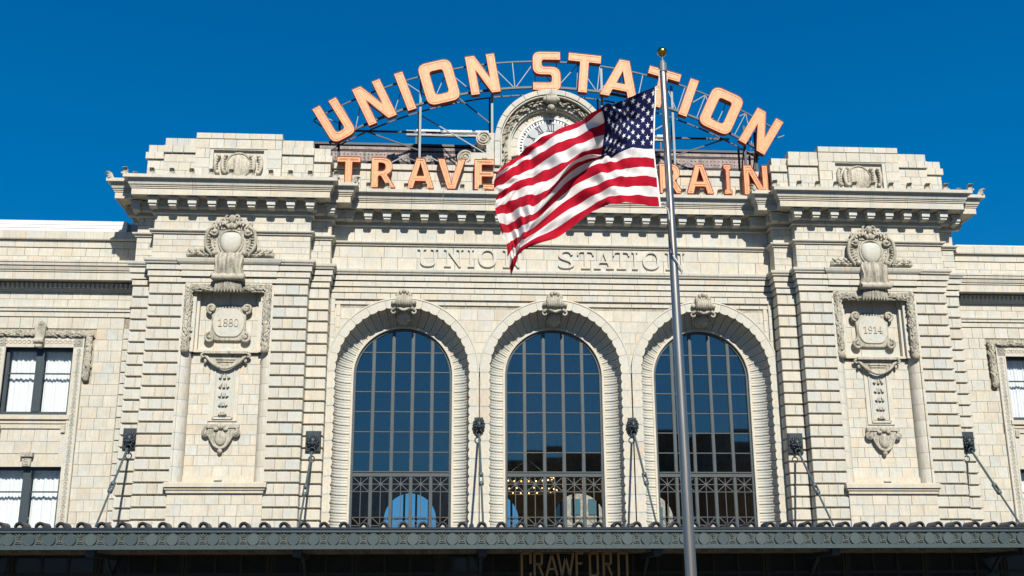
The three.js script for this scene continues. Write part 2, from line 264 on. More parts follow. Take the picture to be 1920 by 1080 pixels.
// --- ashlar of the frieze between the mouldings
for (const s of [-1, 1]) {
  const c = s * PX, p = pavs[s < 0 ? 0 : 1];
  const corner = (x, y, h, z, d, kind) => 0;
  for (const [y0, y1, r] of [[16.10, 17.27, .2925], [17.46, 18.155, .3475]]) {
    ashlar('frieze_block', p, c - HF, c + HF, y0, y1, ZF, r, .74, { dep: .1 });
    for (const q of [-1, 1]) { const a = c + q * HF, b = c + q * HS; ashlar('frieze_block', p, Math.min(a, b), Math.max(a, b), y0, y1, ZS, r, .5, { dep: .1 }); sideWall(p, a, q, y0, y1, ZS, ZF); sideWall(p, b, q, y0, y1, q === -s ? ZW : -.05, ZS); }
  }
}
function sideWall(p, x, q, y0, y1, z0, z1) { const n = Math.max(1, Math.round((z1 - z0) / .7)), rows = Math.round((y1 - y0) / .3); for (let r = 0; r < rows; r++) for (let i = 0; i < n; i++) { const h = (y1 - y0) / rows, w = (z1 - z0) / n, m = obj('return_block', block(w - .012, h - .012, .06), toneMats[tone()], p); m.position.set(x, y0 + (r + .5) * h, z0 + (i + .5) * w); m.rotation.y = q * PI / 2; } }
ashlar('frieze_block', bay, -10.23, 10.23, 16.10, 17.27, ZW, .585, .86, { dep: .1 });
ashlar('frieze_block', bay, -10.23, 10.23, 17.46, 18.155, ZW, .695, .9, { dep: .1 });
// raised frieze lettering
{
  const spans = [['U', 50, 190], ['N', 228, 360], ['I', 388, 430], ['O', 460, 582], ['N', 625, 755], ['S', 1000, 1110], ['T', 1130, 1245], ['A', 1243, 1380], ['T', 1374, 1490], ['I', 1505, 1545], ['O', 1577, 1697], ['N', 1735, 1870]];
  for (const [ch, a, b] of spans) { const X = v => -6.32 + (v - 50) * .006866; obj('frieze_letter', fitText(ch, serif, X(a), X(b), 16.28, 17.13, .10).translate(0, 0, ZW - .005), toneMats[2], bay); }
}

// --- rusticated piers
const courses = []; for (let k = 0; RY - k * GR > 2.5; k++) courses.push(RY - k * GR);
for (const s of [-1, 1]) {
  const c = s * PX, p = pavs[s < 0 ? 0 : 1];
  courses.forEach((yt, k) => {
    const h = GR - .085, cy = yt - .085 - h / 2 + .012;
    for (const q of [-1, 1]) {
      const e = c + q * HF, i = c + q * 1.93, odd = k % 2, xs = odd ? [e, e - q * .62, e - q * 1.05, i] : [e, e - q * .38, e - q * .95, i];
      for (let n = 0; n < 3; n++) { const a = xs[n], b = xs[n + 1], w = Math.abs(b - a) - .006, t = tone(); piece('rusticated_block', p, block(w, h, n ? .14 : ZF - ZS + .1, .022, t % 2), t, (a + b) / 2, cy, ZF + rr(-.003, .003), w * h * 1.4); }
      const f = c + q * HS, inner = q === -s, w = HS - HF, t = tone();
      if (odd) piece('rusticated_block', p, block(w, h, inner ? ZS - ZW + .1 : 1.9, .022, 1), t, (e + f) / 2, cy, ZS, w * h * 1.4);
      else for (const [a, b] of [[e, e + q * w * .46], [e + q * w * .46, f]]) { const ww = Math.abs(b - a) - .006, end = b === f; piece('rusticated_block', p, block(ww, h, end ? (inner ? ZS - ZW + .1 : 1.9) : .14, .022, 0), tone(), (a + b) / 2, cy, ZS, ww * h * 1.4); }
    }
  });
}
// --- niches of the pavilions
const leafGeo = (() => { const s = new THREE.Shape(); s.moveTo(0, -.11); s.quadraticCurveTo(.07, -.02, .045, .05); s.quadraticCurveTo(.03, .10, 0, .13); s.quadraticCurveTo(-.03, .10, -.045, .05); s.quadraticCurveTo(-.07, -.02, 0, -.11); return extr(s, .025, .012, 2); })();
function garland(path, rad, dens, zc) { // a thick rope of overlapping leaves along a polyline in x, y
  const out = []; for (let i = 0; i < path.length - 1; i++) {
    const [ax, ay] = path[i], [bx2, by] = path[i + 1], l = Math.hypot(bx2 - ax, by - ay), dir = Math.atan2(by - ay, bx2 - ax); out.push(beam(V(ax, ay, zc - .06), V(bx2, by, zc - .06), rad * 1.6, rad * 1.0));
    const n = Math.round(l * dens); for (let k = 0; k < n; k++) { const t = (k + rnd() * .8) / n, w = rr(-1, 1), g = leafGeo.clone(); g.rotateX(rr(-.5, .1)); g.rotateY(w * .8); g.rotateZ(dir - PI / 2 + rr(-.7, .7)); g.scale(1.15, 1.15, 1); g.translate(ax + (bx2 - ax) * t + Math.cos(dir + PI / 2) * w * rad * .8, ay + (by - ay) * t + Math.sin(dir + PI / 2) * w * rad * .8, zc + Math.cos(w * 1.3) * rad * .55 - .02); out.push(g); }
  } return merge(out);
}
const C = (g, x, y, z) => g.translate(x, y, z);
const spiralPair = (x, y, z, r, rad, up = 1) => [-1, 1].map(q => spiral(q * x, y, z, r, r * .15, 1.3, q > 0 ? (up > 0 ? -PI / 2 : PI / 2) : (up > 0 ? -PI / 2 : PI / 2), rad, q * up));
function niche(c, p, year) {
  const N = (name, g, m = M.trim, parent = p) => obj(name, Array.isArray(g) ? merge(g) : g, m, parent).translateX(c);
  // flat border, cove, and recessed field
  ashlar('panel_block', p, c - 1.5, c + 1.5, 6.6, 11.9, 1.92, .44, .58, { dep: .05 });
  ashlar('panel_block', p, c - 1.4, c + 1.4, 12.05, 14.85, 1.80, .7, .95, { dep: .05 });
  N('niche_back', [bx(-1.95, 1.95, 6.3, 11.95, 1.7, 1.87), bx(-1.95, 1.95, 11.95, 15.05, 1.6, 1.76)], M.mortar);
  for (const q of [-1, 1]) {
    const prof = []; for (let i = 0; i <= 8; i++) { const a = i / 8 * PI / 2; prof.push([q * (1.86 - .36 * Math.sin(a)), ZF - .06 - .44 * (1 - Math.cos(a))]); }
    const sh = poly([[q * 1.97, ZF - .7], [q * 1.97, ZF + .005], [q * 1.865, ZF + .005], ...prof, [q * 1.47, ZF - .7]].map(([x, z]) => [x, -z]));
    for (let k = 0; k < 8; k++) { const y0 = 6.25 + k * .715, g = extr(sh, .705).rotateX(-PI / 2); g.translate(0, y0, 0); N('cove_block', g, toneMats[tone()]); }
    N('niche_frame', [bx(q > 0 ? 1.88 : -1.98, q > 0 ? 1.98 : -1.88, 11.95, 15.0, 1.9, ZF + .012), bx(q > 0 ? 1.40 : -1.56, q > 0 ? 1.56 : -1.40, 11.95, 14.9, 1.8, 2.22), bx(q > 0 ? 1.28 : -1.40, q > 0 ? 1.40 : -1.28, 12.05, 14.9, 1.8, 2.03)], toneMats[1]);
    N('drop_garland', garland([[q * 1.71, 12.0], [q * 1.71, 14.9]], .185, 46, ZF - .02), M.carve);
    N('garland_end', sph(q * 1.71, 11.96, ZF - .02, .19, .17, .2, 10), M.carveDark);
  }
  N('niche_frame', [bx(-1.98, 1.98, 14.93, 15.0, 1.9, ZF + .012), bx(-1.5, 1.5, 11.95, 12.05, 1.75, 2.1)], toneMats[0]);
  N('top_garland', garland([[-1.6, 14.76], [1.6, 14.76]], .175, 46, ZF - .02), M.carve);
  // cartouche over the string course
  const cart = N('cartouche', [extr(rounded([[-.62, 16.2], [.62, 16.2], [.98, 16.7], [.92, 17.35], [.45, 17.75], [-.45, 17.75], [-.92, 17.35], [-.98, 16.7]], .25), .16, .02, 5).translate(0, 0, ZF)], M.carve);
  const K = (name, g, m = M.carve) => obj(name, Array.isArray(g) ? merge(g) : g, m, cart);
  const egg = new THREE.SphereGeometry(1, 24, 16); { const a = egg.attributes.position; for (let i = 0; i < a.count; i++) { const y = a.getY(i); a.setXYZ(i, a.getX(i) * .47 * (1 + .10 * y), y * .54 + (y > 0 ? -.05 * Math.cos(a.getX(i) * 3) : 0), Math.max(0, a.getZ(i)) * .2); } egg.computeVertexNormals(); egg.translate(0, 16.80, ZF + .2); } K('shield', egg, toneMats[4]);
  K('shield_rim', tube(Array.from({ length: 25 }, (_, i) => { const a = i / 24 * 2 * PI; return [.52 * Math.cos(a) * (1 + .1 * Math.sin(a)), 16.80 + .59 * Math.sin(a), ZF + .2]; }), .05, 48, 6));
  for (const q of [-1, 1]) {
    K('scroll', [tube([[q * .78, 16.22, ZF + .2], [q * 1.04, 16.55, ZF + .28], [q * 1.08, 17.0, ZF + .3], [q * .98, 17.35, ZF + .32], [q * .78, 17.50, ZF + .34]], .08), spiral(q * .72, 17.28, ZF + .26, .2, .03, 1.4, q > 0 ? PI / 2 : PI / 2, .065, -q), sph(q * .72, 17.28, ZF + .32, .09)]);
    K('scroll', [tube([[q * .66, 16.35, ZF + .14], [q * .80, 16.62, ZF + .16], [q * .84, 16.95, ZF + .16], [q * .78, 17.15, ZF + .18]], .06), spiral(q * .72, 16.33, ZF + .18, .16, .03, 1.3, -PI / 2, .055, q)]);
    K('beading', [0, 1, 2, 3, 4].map(i => sph(q * (.66 + .05 * Math.sin(i * .8)), 16.5 + i * .15, ZF + .16, .05, .05, .06, 8)));
    K('scroll', [tube([[q * .15, 17.55, ZF + .25], [q * .38, 17.72, ZF + .26], [q * .62, 17.68, ZF + .22], [q * .86, 17.5, ZF + .18]], .075), spiral(q * .42, 17.8, ZF + .2, .14, .03, 1.2, -PI / 2, .06, -q), spiral(q * .8, 17.66, ZF + .14, .12, .03, 1.2, -PI / 2, .05, -q), sph(q * 1.02, 17.42, ZF + .12, .08)]);
    K('foot_scroll', [tube([[q * .95, 16.2, ZF + .16], [q * 1.2, 16.24, ZF + .18], [q * 1.45, 16.34, ZF + .2], [q * 1.7, 16.3, ZF + .2]], .08), spiral(q * 1.74, 16.32, ZF + .18, .15, .03, 1.3, q > 0 ? PI : 0, .06, -q), spiral(q * 1.25, 16.42, ZF + .14, .13, .03, 1.2, -PI / 2, .05, q), spiral(q * 1.5, 16.44, ZF + .14, .10, .03, 1.2, -PI / 2, .045, -q), sph(q * 1.83, 16.25, ZF + .15, .11, .1, .1)]);
  }
  for (const q of [-1, 1]) { const lv = []; for (let i = 0; i < 15; i++) { const a = -.9 + i * .16, g = leafGeo.clone(); g.scale(1.05, 1.25, 2.2); g.rotateX(-.5); g.rotateZ(q > 0 ? a - PI / 2 + .5 : PI / 2 - a - .5); g.translate(q * (1.0 + .02 * Math.sin(i * 3)) * Math.cos(a) * .98, 16.9 + .82 * Math.sin(a), ZF + .24); lv.push(g); } for (let i = 0; i < 9; i++) { const g = leafGeo.clone(); g.scale(.95, 1.1, 2); g.rotateX(-.4); g.rotateZ(q * (-1.2 + .25 * (i % 3))); g.translate(q * (1.05 + i * .09), 16.24 + .09 * (i % 3), ZF + .22); lv.push(g); } K('acanthus', lv); }
  K('crest', [sph(0, 17.93, ZF + .18, .17, .22, .14), spiral(-.2, 17.98, ZF + .16, .14, .04, 1, 0, .055, 1), spiral(.2, 17.98, ZF + .16, .14, .04, 1, PI, .055, -1), sph(0, 18.17, ZF + .16, .06), sph(-.1, 18.12, ZF + .15, .05), sph(.1, 18.12, ZF + .15, .05), sph(0, 17.58, ZF + .26, .12, .16, .12), sph(-.13, 17.55, ZF + .24, .08, .13, .1), sph(.13, 17.55, ZF + .24, .08, .13, .1)]);
  // fluted console under it
  const fl = (w, f) => { const g = new THREE.PlaneGeometry(1, 1, 36, 20), a = g.attributes.position; for (let i = 0; i < a.count; i++) { const u = a.getX(i) * 2, v = .5 - a.getY(i); const W = w(v), r = Math.abs(u); a.setXYZ(i, u * W, f.y(v), f.z(v) + .075 * Math.cos(u * PI * 3.5) * (r < .93 ? 1 : 0) - (r > .97 ? .28 : 0)); } g.computeVertexNormals(); return g; };
  K('console', fl(v => .58 + .05 * Math.sin(v * 7) + .10 * v, { y: v => 16.32 - 1.08 * v, z: v => ZF + .34 + .12 * Math.sin(v * 3.4) + .12 * v }), M.carve);
  K('console_scroll', [new THREE.CylinderGeometry(.16, .16, 1.36, 14).rotateZ(PI / 2).translate(0, 15.18, ZF + .38), ...[-1, 1].flatMap(q => [spiral(q * .0, 0, 0, .15, .03, 1.4, 0, .035).rotateY(q * PI / 2).translate(q * .7, 15.18, ZF + .4), sph(q * .66, 16.28, ZF + .32, .13)])], M.carve);
  K('leaf', Array.from({ length: 9 }, (_, i) => { const g = leafGeo.clone(); g.scale(1.7, 2.4, 2); g.rotateX(-.25); g.rotateZ(PI + (i - 4) * .05); g.translate((i - 4) * .125, 14.82, ZF + .26 - .02 * Math.abs(i - 4)); return g; }), M.carve);
  // dated tablet
  const tab = N('tablet', extr(rounded([[-.86, -.62], [-.55, -.78], [.55, -.78], [.86, -.62], [.74, -.2], [.74, .25], [.86, .68], [.5, .72], [0, .84], [-.5, .72], [-.86, .68], [-.74, .25], [-.74, -.2]], .12), .1, .03, 5).translate(0, 13.28, 1.82), M.carve);
  const T = (name, g, m = M.carve) => obj(name, Array.isArray(g) ? merge(g) : g, m, tab);
  T('tablet_face', extr(rounded([[-.42, -.62], [.42, -.62], [.64, -.34], [.70, 0], [.64, .36], [.42, .62], [0, .68], [-.42, .62], [-.64, .36], [-.70, 0], [-.64, -.34]], .2), .05, .025, 5).translate(0, 13.28, 1.93), toneMats[4]);
  for (const [qx, qy] of [[-1, -1], [1, -1], [-1, 1], [1, 1]]) T('corner_scroll', [spiral(qx * .76, 13.28 + qy * .66, 2.0, .22, .04, 1.3, qy > 0 ? -PI / 2 : PI / 2, .07, qx * qy), sph(qx * .74, 13.28 + qy * .66, 2.03, .09)], M.carve);
  T('date', fitText(year, serif, -.44, .44, 13.13, 13.48, .05).translate(0, 0, 1.99), M.carve);
  // bracket, strip of husks, lower shield
  const br = N('bracket', [bx(-.95, .95, 11.86, 11.96, 1.9, 2.3), tube([[-1.0, 11.88, 2.12], [-.8, 11.72, 2.14], [-.5, 11.42, 2.18], [0, 11.22, 2.2], [.5, 11.42, 2.18], [.8, 11.72, 2.14], [1.0, 11.88, 2.12]], .075, 40), extr(poly([[-.8, 11.86], [-.5, 11.45], [0, 11.27], [.5, 11.45], [.8, 11.86]]), .16).translate(0, 0, 1.95), ...[-1, 1].flatMap(q => [spiral(q * .98, 11.82, 2.12, .12, .03, 1.3, PI / 2, .05, q), sph(q * .86, 11.56, 2.08, .07, .10, .07)])], M.carve);
  obj('bracket_bar', [bx(-.42, .42, 11.62, 11.68, 2.1, 2.16), bx(-.36, .36, 11.52, 11.57, 2.1, 2.16)], M.trim, br);
  N('husk_panel', [bx(-.62, .62, 8.95, 11.5, 1.9, 1.975)], toneMats[1]);
  N('husk_panel', [bx(-.36, .36, 9.15, 11.45, 1.95, 2.005)], toneMats[5]);
  N('panel_rim', [bx(-.44, -.38, 9.05, 11.4, 1.97, 2.03), bx(.38, .44, 9.05, 11.4, 1.97, 2.03), bx(-.44, .44, 9.03, 9.1, 1.97, 2.03)], toneMats[0]);
  for (let i = 0; i < 5; i++) N('husk', [-1, 0, 1].map(q => new THREE.ConeGeometry(.075, .26 - i * .02, 6).scale(1, 1, .8).rotateZ(q * .5).translate(q * .13 * (1 - i * .08), 10.93 - i * .41, 2.06)), M.carve);
  const sh = N('lower_shield', [extr(rounded([[-.62, 8.62], [.62, 8.62], [.42, 8.2], [.32, 7.95], [.06, 7.72], [-.06, 7.72], [-.32, 7.95], [-.42, 8.2]], .12), .14, .03, 4).translate(0, 0, 1.92), bx(-.75, .75, 8.64, 8.78, 1.92, 2.12)], M.carve);
  obj('shield_boss', [sph(0, 8.2, 2.1, .25, .32, .12, 14), sph(0, 7.66, 2.05, .11), sph(0, 8.72, 2.14, .18, .15, .1), ...[-1, 1].flatMap(q => [spiral(q * .62, 8.42, 2.06, .17, .03, 1.3, PI / 2, .065, -q), sph(q * .64, 8.4, 2.08, .12), tube([[q * .56, 8.5, 2.08], [q * .42, 8.15, 2.1], [q * .22, 7.85, 2.1], [0, 7.75, 2.1]], .045), sph(q * .2, 8.58, 2.14, .11, .08, .08)])], M.carve, sh);
  // sill and apron
  N('sill', [bx(-2.13, 2.13, 6.08, 6.24, 1.9, 2.74), bx(-2.06, 2.06, 5.98, 6.08, 1.9, 2.66), bx(-2.1, 2.1, 6.24, 6.3, 1.9, 2.6)], toneMats[6]);
  N('sill', [bx(-2.0, 2.0, 5.84, 5.98, 1.9, 2.6)], toneMats[7]);
  N('niche_foot', [bx(-1.5, 1.5, 6.3, 6.6, 1.7, 2.02), bx(-.17, .17, 6.42, 6.47, 2.0, 2.1)], toneMats[6]);
  ashlar('panel_block', p, c - 1.97, c + 1.97, 3.0, 5.84, 2.5, .47, .6, { dep: .5 });
}
niche(-PX, pavs[0], '1880'); niche(PX, pavs[1], '1914');
// fascia breaking forward over each niche
for (const s of [-1, 1]) { const c = s * PX, pth = [[c - 2.02, ZF], [c - 2.02, ZF + .06], [c + 2.02, ZF + .06], [c + 2.02, ZF]], po = () => pavs[s < 0 ? 0 : 1]; for (const pr of [[[-.02, 15.275], [.06, 15.275], [.06, 15.52], [-.02, 15.525]], [[-.02, 15.55], [.11, 15.55], [.115, 15.79], [-.02, 15.795]], [[-.02, 15.81], [.15, 15.81], [.19, 15.85], [.23, 15.905], [.27, 16.02], [.27, 16.06], [-.02, 16.10]]]) course('string_course', pth, pr, 1.1, po); }

// --- parapets of the pavilions
for (const s of [-1, 1]) {
  const c = s * PX, p = pavs[s < 0 ? 0 : 1], P = (name, g, m) => obj(name, Array.isArray(g) ? merge(g) : g, m, p).translateX(c);
  P('parapet_core', [bx(-1.9, 1.9, 19.4, 22.1, .6, 1.9), bx(-3.3, 3.3, 19.4, 21.9, .6, 1.88), bx(-4.05, 4.05, 19.4, 21.6, .6, 1.80)], M.mortar);
  const clipPanel = (a, b, y0, y1) => { a -= c; b -= c; if (y1 < 21.6 + .02 && a < 1.3 && b > -1.3) { if (a < -1.3 && b < 1.3) b = -1.3; else if (b > 1.3 && a > -1.3) a = 1.3; else if (a < -1.3 && b > 1.3) return [a + c, -1.3 + c]; else return null; } return [a + c, b + c]; };
  ashlar('parapet_block', p, c - 1.95, c + 1.95, 19.6, 21.93, 2.2, .466, .62, { dep: .35, clip: clipPanel, gray: .7 });
  ashlar('parapet_block', p, c - 1.95, c + 1.95, 21.94, 22.22, 2.23, .28, .62, { dep: .5, gray: .7 });
  for (const q of [-1, 1]) {
    const X = (a, b) => q > 0 ? [c + a, c + b] : [c - b, c - a];
    ashlar('parapet_block', p, ...X(1.95, 3.38), 19.6, 21.24, 2.02, .41, .6, { dep: .4, gray: .7 }); ashlar('parapet_block', p, ...X(1.95, 3.42), 21.27, 21.62, 2.12, .35, .48, { dep: .5, gray: .7 }); ashlar('parapet_block', p, ...X(1.95, 3.36), 21.62, 21.98, 2.08, .36, .5, { dep: .5, gray: .7 });
    ashlar('parapet_block', p, ...X(3.38, 4.16), 19.6, 20.98, 1.84, .46, .5, { dep: 1.1, gray: .7 }); ashlar('parapet_block', p, ...X(3.4, 4.24), 21.01, 21.33, 1.94, .32, .45, { dep: 1.2, gray: .7 }); ashlar('parapet_block', p, ...X(3.38, 4.14), 21.33, 21.70, 1.88, .37, .45, { dep: 1.1, gray: .7 });
  }
  // sunk panel with roundel and paired scrolls
  P('panel_frame', [bx(-1.3, 1.3, 21.42, 21.6, 2.0, 2.16), bx(-1.3, -1.14, 19.6, 21.42, 2.0, 2.16), bx(1.14, 1.3, 19.6, 21.42, 2.0, 2.16)], toneMats[1]);
  P('panel_ground', bx(-1.15, 1.15, 19.6, 21.42, 1.9, 2.02), toneMats[2]);
  const ro = P('roundel', sph(0, 20.72, 2.02, .56, .56, .15, 28), M.trim); obj('roundel_rim', new THREE.TorusGeometry(.57, .05, 8, 40).translate(0, 20.72, 2.08), M.carve, ro);
  for (const x of [-.96, -.63, .63, .96]) { const q = Math.sign(x), t = P('scroll', [tube([[x - q * .08, 21.15, 2.1], [x + q * .02, 21.0, 2.14], [x + q * .07, 20.72, 2.14], [x + q * .02, 20.42, 2.14], [x - q * .06, 20.28, 2.1]], .1, 24, 8), sph(x - q * .06, 21.12, 2.2, .09), sph(x - q * .05, 20.30, 2.2, .09)], M.trim); obj('scroll_bead', [0, 1, 2, 3, 4].map(i => sph(x - q * .03, 20.48 + i * .12, 2.24, .045, .03, .03, 6)), M.carve, t); }
}
// ------------------------------------------------------------------ central bay: arches, windows, spandrels
const ARCH = [-6.9, 0, 6.9];
const inArch = (x, y, R) => ARCH.some(c => y < AY ? Math.abs(x - c) < R : Math.hypot(x - c, y - AY) < R);
function clipArch(a, b, y0, y1) { let A = a, B = b; const R = 3.08, hit = x => inArch(x, y0, R) || inArch(x, y1, R) || inArch(x, (y0 + y1) / 2, R); const st = .03; if (!hit(A)) { let x = A; while (x < B && !hit(x)) x += st; return x - A > .08 ? [A, Math.min(B, x)] : null; } let x = A; while (x < B && hit(x)) x += st; return B - x > .08 ? [x, B] : null; }
ashlar('spandrel_block', bay, -10.2, 10.2, 11.2, 14.3, 1.012, .5167, .78, { dep: .03, clip: clipArch });
ashlar('spandrel_block', bay, -10.2, 10.2, 14.45, 14.62, 1.07, .17, .9, { dep: .09, clip: clipArch });
ashlar('spandrel_block', bay, -10.2, 10.2, 14.70, 14.98, 1.105, .28, .72, { dep: .12 });
for (const s of [-1, 1]) for (const [x, z, y1] of [[10.1, 1.105, 14.7], [9.86, 1.07, 14.45]]) ashlar('spandrel_block', bay, s * x - .1, s * x + .1, 12.3, y1, z, .6, .3, { dep: .1 });
// voussoirs with lobed inner edge, and the jamb stones that carry them on
const LOBES = 24, dA = PI / LOBES, UH = 3.0 * dA * .985;
const lobeR = t => 3.03 - .065 * Math.sqrt(Math.abs(Math.sin(t * PI)));
const vousGeo = (() => { const p = [], h = dA - .0012; for (let i = 0; i <= 8; i++) { const a = PI / 2 + h - 2 * h * i / 8; p.push([3.42 * Math.cos(a), 3.42 * Math.sin(a)]); } for (let i = 0; i <= 16; i++) { const a = PI / 2 - h + 2 * h * i / 16, r = lobeR(i / 8); p.push([r * Math.cos(a), r * Math.sin(a)]); } return extr(poly(p), .13, .006, 2).translate(0, 0, 1.05); })();
const jambGeo = (() => { const p = [[-3.42, UH - .005], [-3.42, -UH + .005]]; for (let i = 0; i <= 16; i++) { const y = -UH + .005 + 2 * (UH - .005) * i / 16; p.push([-lobeR(i / 8), y]); } return extr(poly(p), .13, .006, 2).translate(0, 0, 1.05); })();
const jambGeoR = jambGeo.clone().rotateY(PI).translate(0, 0, 2.23);
// reeded splay: one unit behind each lobe
function reed(polar, flip = 1) {
  const NX = 18, NT = 8, p = [], uv = [], idx = [];
  for (let j = 0; j <= NT; j++) for (let i = 0; i <= NX; i++) {
    const s = i / NX - .5, t = j / NT, q = Math.abs(Math.sin((s + .5) * PI * 3)), edge = Math.abs(s) > .47 ? -.05 : 0, b = (.034 * Math.sqrt(q) + edge) * (1 - .35 * t);
    const th = t * PI / 2, R = 3.04 - .76 * (1 - Math.cos(th)) - b * Math.cos(th * .9), z = 1.06 - .9 * Math.sin(th) + b * Math.sin(th * .9);
    if (polar) { const a = PI / 2 - s * dA; p.push(R * Math.cos(a), R * Math.sin(a), z); } else p.push(-R * flip, s * UH, z); uv.push(s * .4, t * 1.1);
    if (i < NX && j < NT) { const k = j * (NX + 1) + i; flip > 0 ? idx.push(k, k + NX + 1, k + 1, k + 1, k + NX + 1, k + NX + 2) : idx.push(k, k + 1, k + NX + 1, k + 1, k + NX + 2, k + NX + 1); }
  }
  const g = new THREE.BufferGeometry(); g.setAttribute('position', new THREE.Float32BufferAttribute(p, 3)); g.setAttribute('uv', new THREE.Float32BufferAttribute(uv, 2)); g.setIndex(idx); g.computeVertexNormals(); return g;
}
const reedA = reed(true), reedL = reed(false), reedR = reed(false, -1);
const NJ = 20;
for (const cx of ARCH) {
  for (let k = 0; k < LOBES / 2; k++) piece('voussoir', bay, vousGeo, [0, 1, 2, 8][(rnd() * 4) | 0], cx, AY, 0, .5, PI / 2 - (k + .5) * 2 * dA);
  for (let k = 0; k < LOBES; k++) piece('reeded_block', bay, reedA, [0, 1, 2, 8, 4][(rnd() * 5) | 0], cx, AY, 0, .35, PI / 2 - (k + .5) * dA);
  for (let k = 0; k < NJ; k++) { const y = AY - (k + .5) * UH; piece('reeded_block', bay, reedL, [0, 1, 2, 8][(rnd() * 4) | 0], cx, y, 0, .3); piece('reeded_block', bay, reedR, [0, 1, 2, 8][(rnd() * 4) | 0], cx, y, 0, .3); }
  for (let k = 0; k < NJ / 2; k++) { const y = AY - (2 * k + 1) * UH; piece('jamb_block', bay, jambGeo, tone(), cx, y, 0, .4); piece('jamb_block', bay, jambGeoR, tone(), cx, y, 0, .4); }
  obj('arch_bead', new THREE.TorusGeometry(3.40, .045, 8, 72, PI).translate(cx, AY, 1.17), toneMats[1], bay);
  // smooth inner rim
  const rim = new THREE.Shape(), A2 = (s, R, dir) => 0; rim.moveTo(cx - 2.34, 4.1); rim.lineTo(cx - 2.34, AY); rim.absarc(cx, AY, 2.34, PI, 0, true); rim.lineTo(cx + 2.34, 4.1); rim.lineTo(cx + 2.235, 4.1); rim.lineTo(cx + 2.235, AY); rim.absarc(cx, AY, 2.235, 0, PI, false); rim.lineTo(cx - 2.235, 4.1); rim.closePath();
  obj('window_rim', extr(rim, .40, .015, 48).translate(0, 0, -.19), toneMats[1], bay);
  // keystone cartouche
  const ks = obj('keystone', [extr(rounded([[-.36, 14.16], [.36, 14.16], [.42, 14.5], [.34, 14.95], [-.34, 14.95], [-.42, 14.5]], .1), .2, .03, 4).translate(cx, 0, 1.08)], M.carve, bay);
  obj('keystone_roll', [new THREE.CylinderGeometry(.25, .25, .74, 16, 1, false).rotateZ(PI / 2).translate(cx, 14.55, 1.32), ...[-.3, -.2, -.1, 0, .1, .2, .3].map(x => new THREE.TorusGeometry(.25, .032, 6, 18).rotateY(PI / 2).translate(cx + x, 14.55, 1.32)), sph(cx - .47, 14.5, 1.3, .11), sph(cx + .47, 14.5, 1.3, .11)], M.carve, ks);
  obj('keystone_crest', [...[-2, -1, 0, 1, 2].map(i => sph(cx + i * .15, 15.04 - .05 * i * i, 1.30, .085, .11, .12, 8)), ...[-1.5, -.5, .5, 1.5].map(i => tube([[cx + i * .14, 14.7, 1.38], [cx + i * .17, 14.92, 1.3]], .035, 4, 5))], M.carve, ks);
  obj('keystone_shield', [sph(cx, 13.92, .80, .34, .40, .16, 16).translate(-cx, -13.92, -.8).rotateX(.75).translate(cx, 13.92, .8), tube([[cx - .5, 14.2, 1.2], [cx - .3, 14.27, 1.3], [cx, 14.16, 1.32], [cx + .3, 14.27, 1.3], [cx + .5, 14.2, 1.2]], .075, 24, 7), ...[-1, 1].flatMap(q => [spiral(cx + q * .45, 14.12, 1.16, .12, .03, 1.2, PI / 2, .045, -q), tube([[cx + q * .46, 14.12, 1.1], [cx + q * .42, 13.95, .86], [cx + q * .2, 13.72, .62], [cx, 13.66, .58]], .045, 16, 6)])], M.carve, ks);
}
// great windows
const SP = .8893, ROWP = .9118, ROW0 = 12.449;
function clipPoly(pts, inside, cross) { const out = []; for (let i = 0; i < pts.length; i++) { const a = pts[i], b = pts[(i + 1) % pts.length], A = inside(a), B = inside(b); if (A) out.push(a); if (A !== B) out.push(cross(a, b)); } return out; }
function archCell(x0, x1, y0, y1, R) { // rectangle cut by the arch (local x, absolute y)
  const top = x => AY + Math.sqrt(Math.max(0, R * R - x * x)); if (y0 >= AY + R) return null; const n = 10, up = []; let any = false;
  for (let i = 0; i <= n; i++) { const x = x1 + (x0 - x1) * i / n; const t = Math.min(y1, Math.abs(x) > R ? AY : top(x)); up.push([x, Math.max(t, y0)]); if (t > y0 + .03) any = true; }
  if (!any) return null; const lim = y0 > AY ? Math.sqrt(R * R - (y0 - AY) ** 2) : R; const a = Math.max(x0, -lim), b = Math.min(x1, lim); if (b - a < .03) return null; up.length = 0; for (let i = 0; i <= n; i++) { const x = b + (a - b) * i / n; up.push([x, Math.max(y0 + 1e-3, Math.min(y1, y1 <= AY ? y1 : top(x)))]); } return y1 <= AY && Math.abs(x0) <= R && Math.abs(x1) <= R ? [[x0, y0], [x1, y0], [x1, y1], [x0, y1]] : [[a, y0], [b, y0], ...up].filter((p, i, l) => i === 0 || Math.hypot(p[0] - l[i - 1][0], p[1] - l[i - 1][1]) > 1e-4);
}
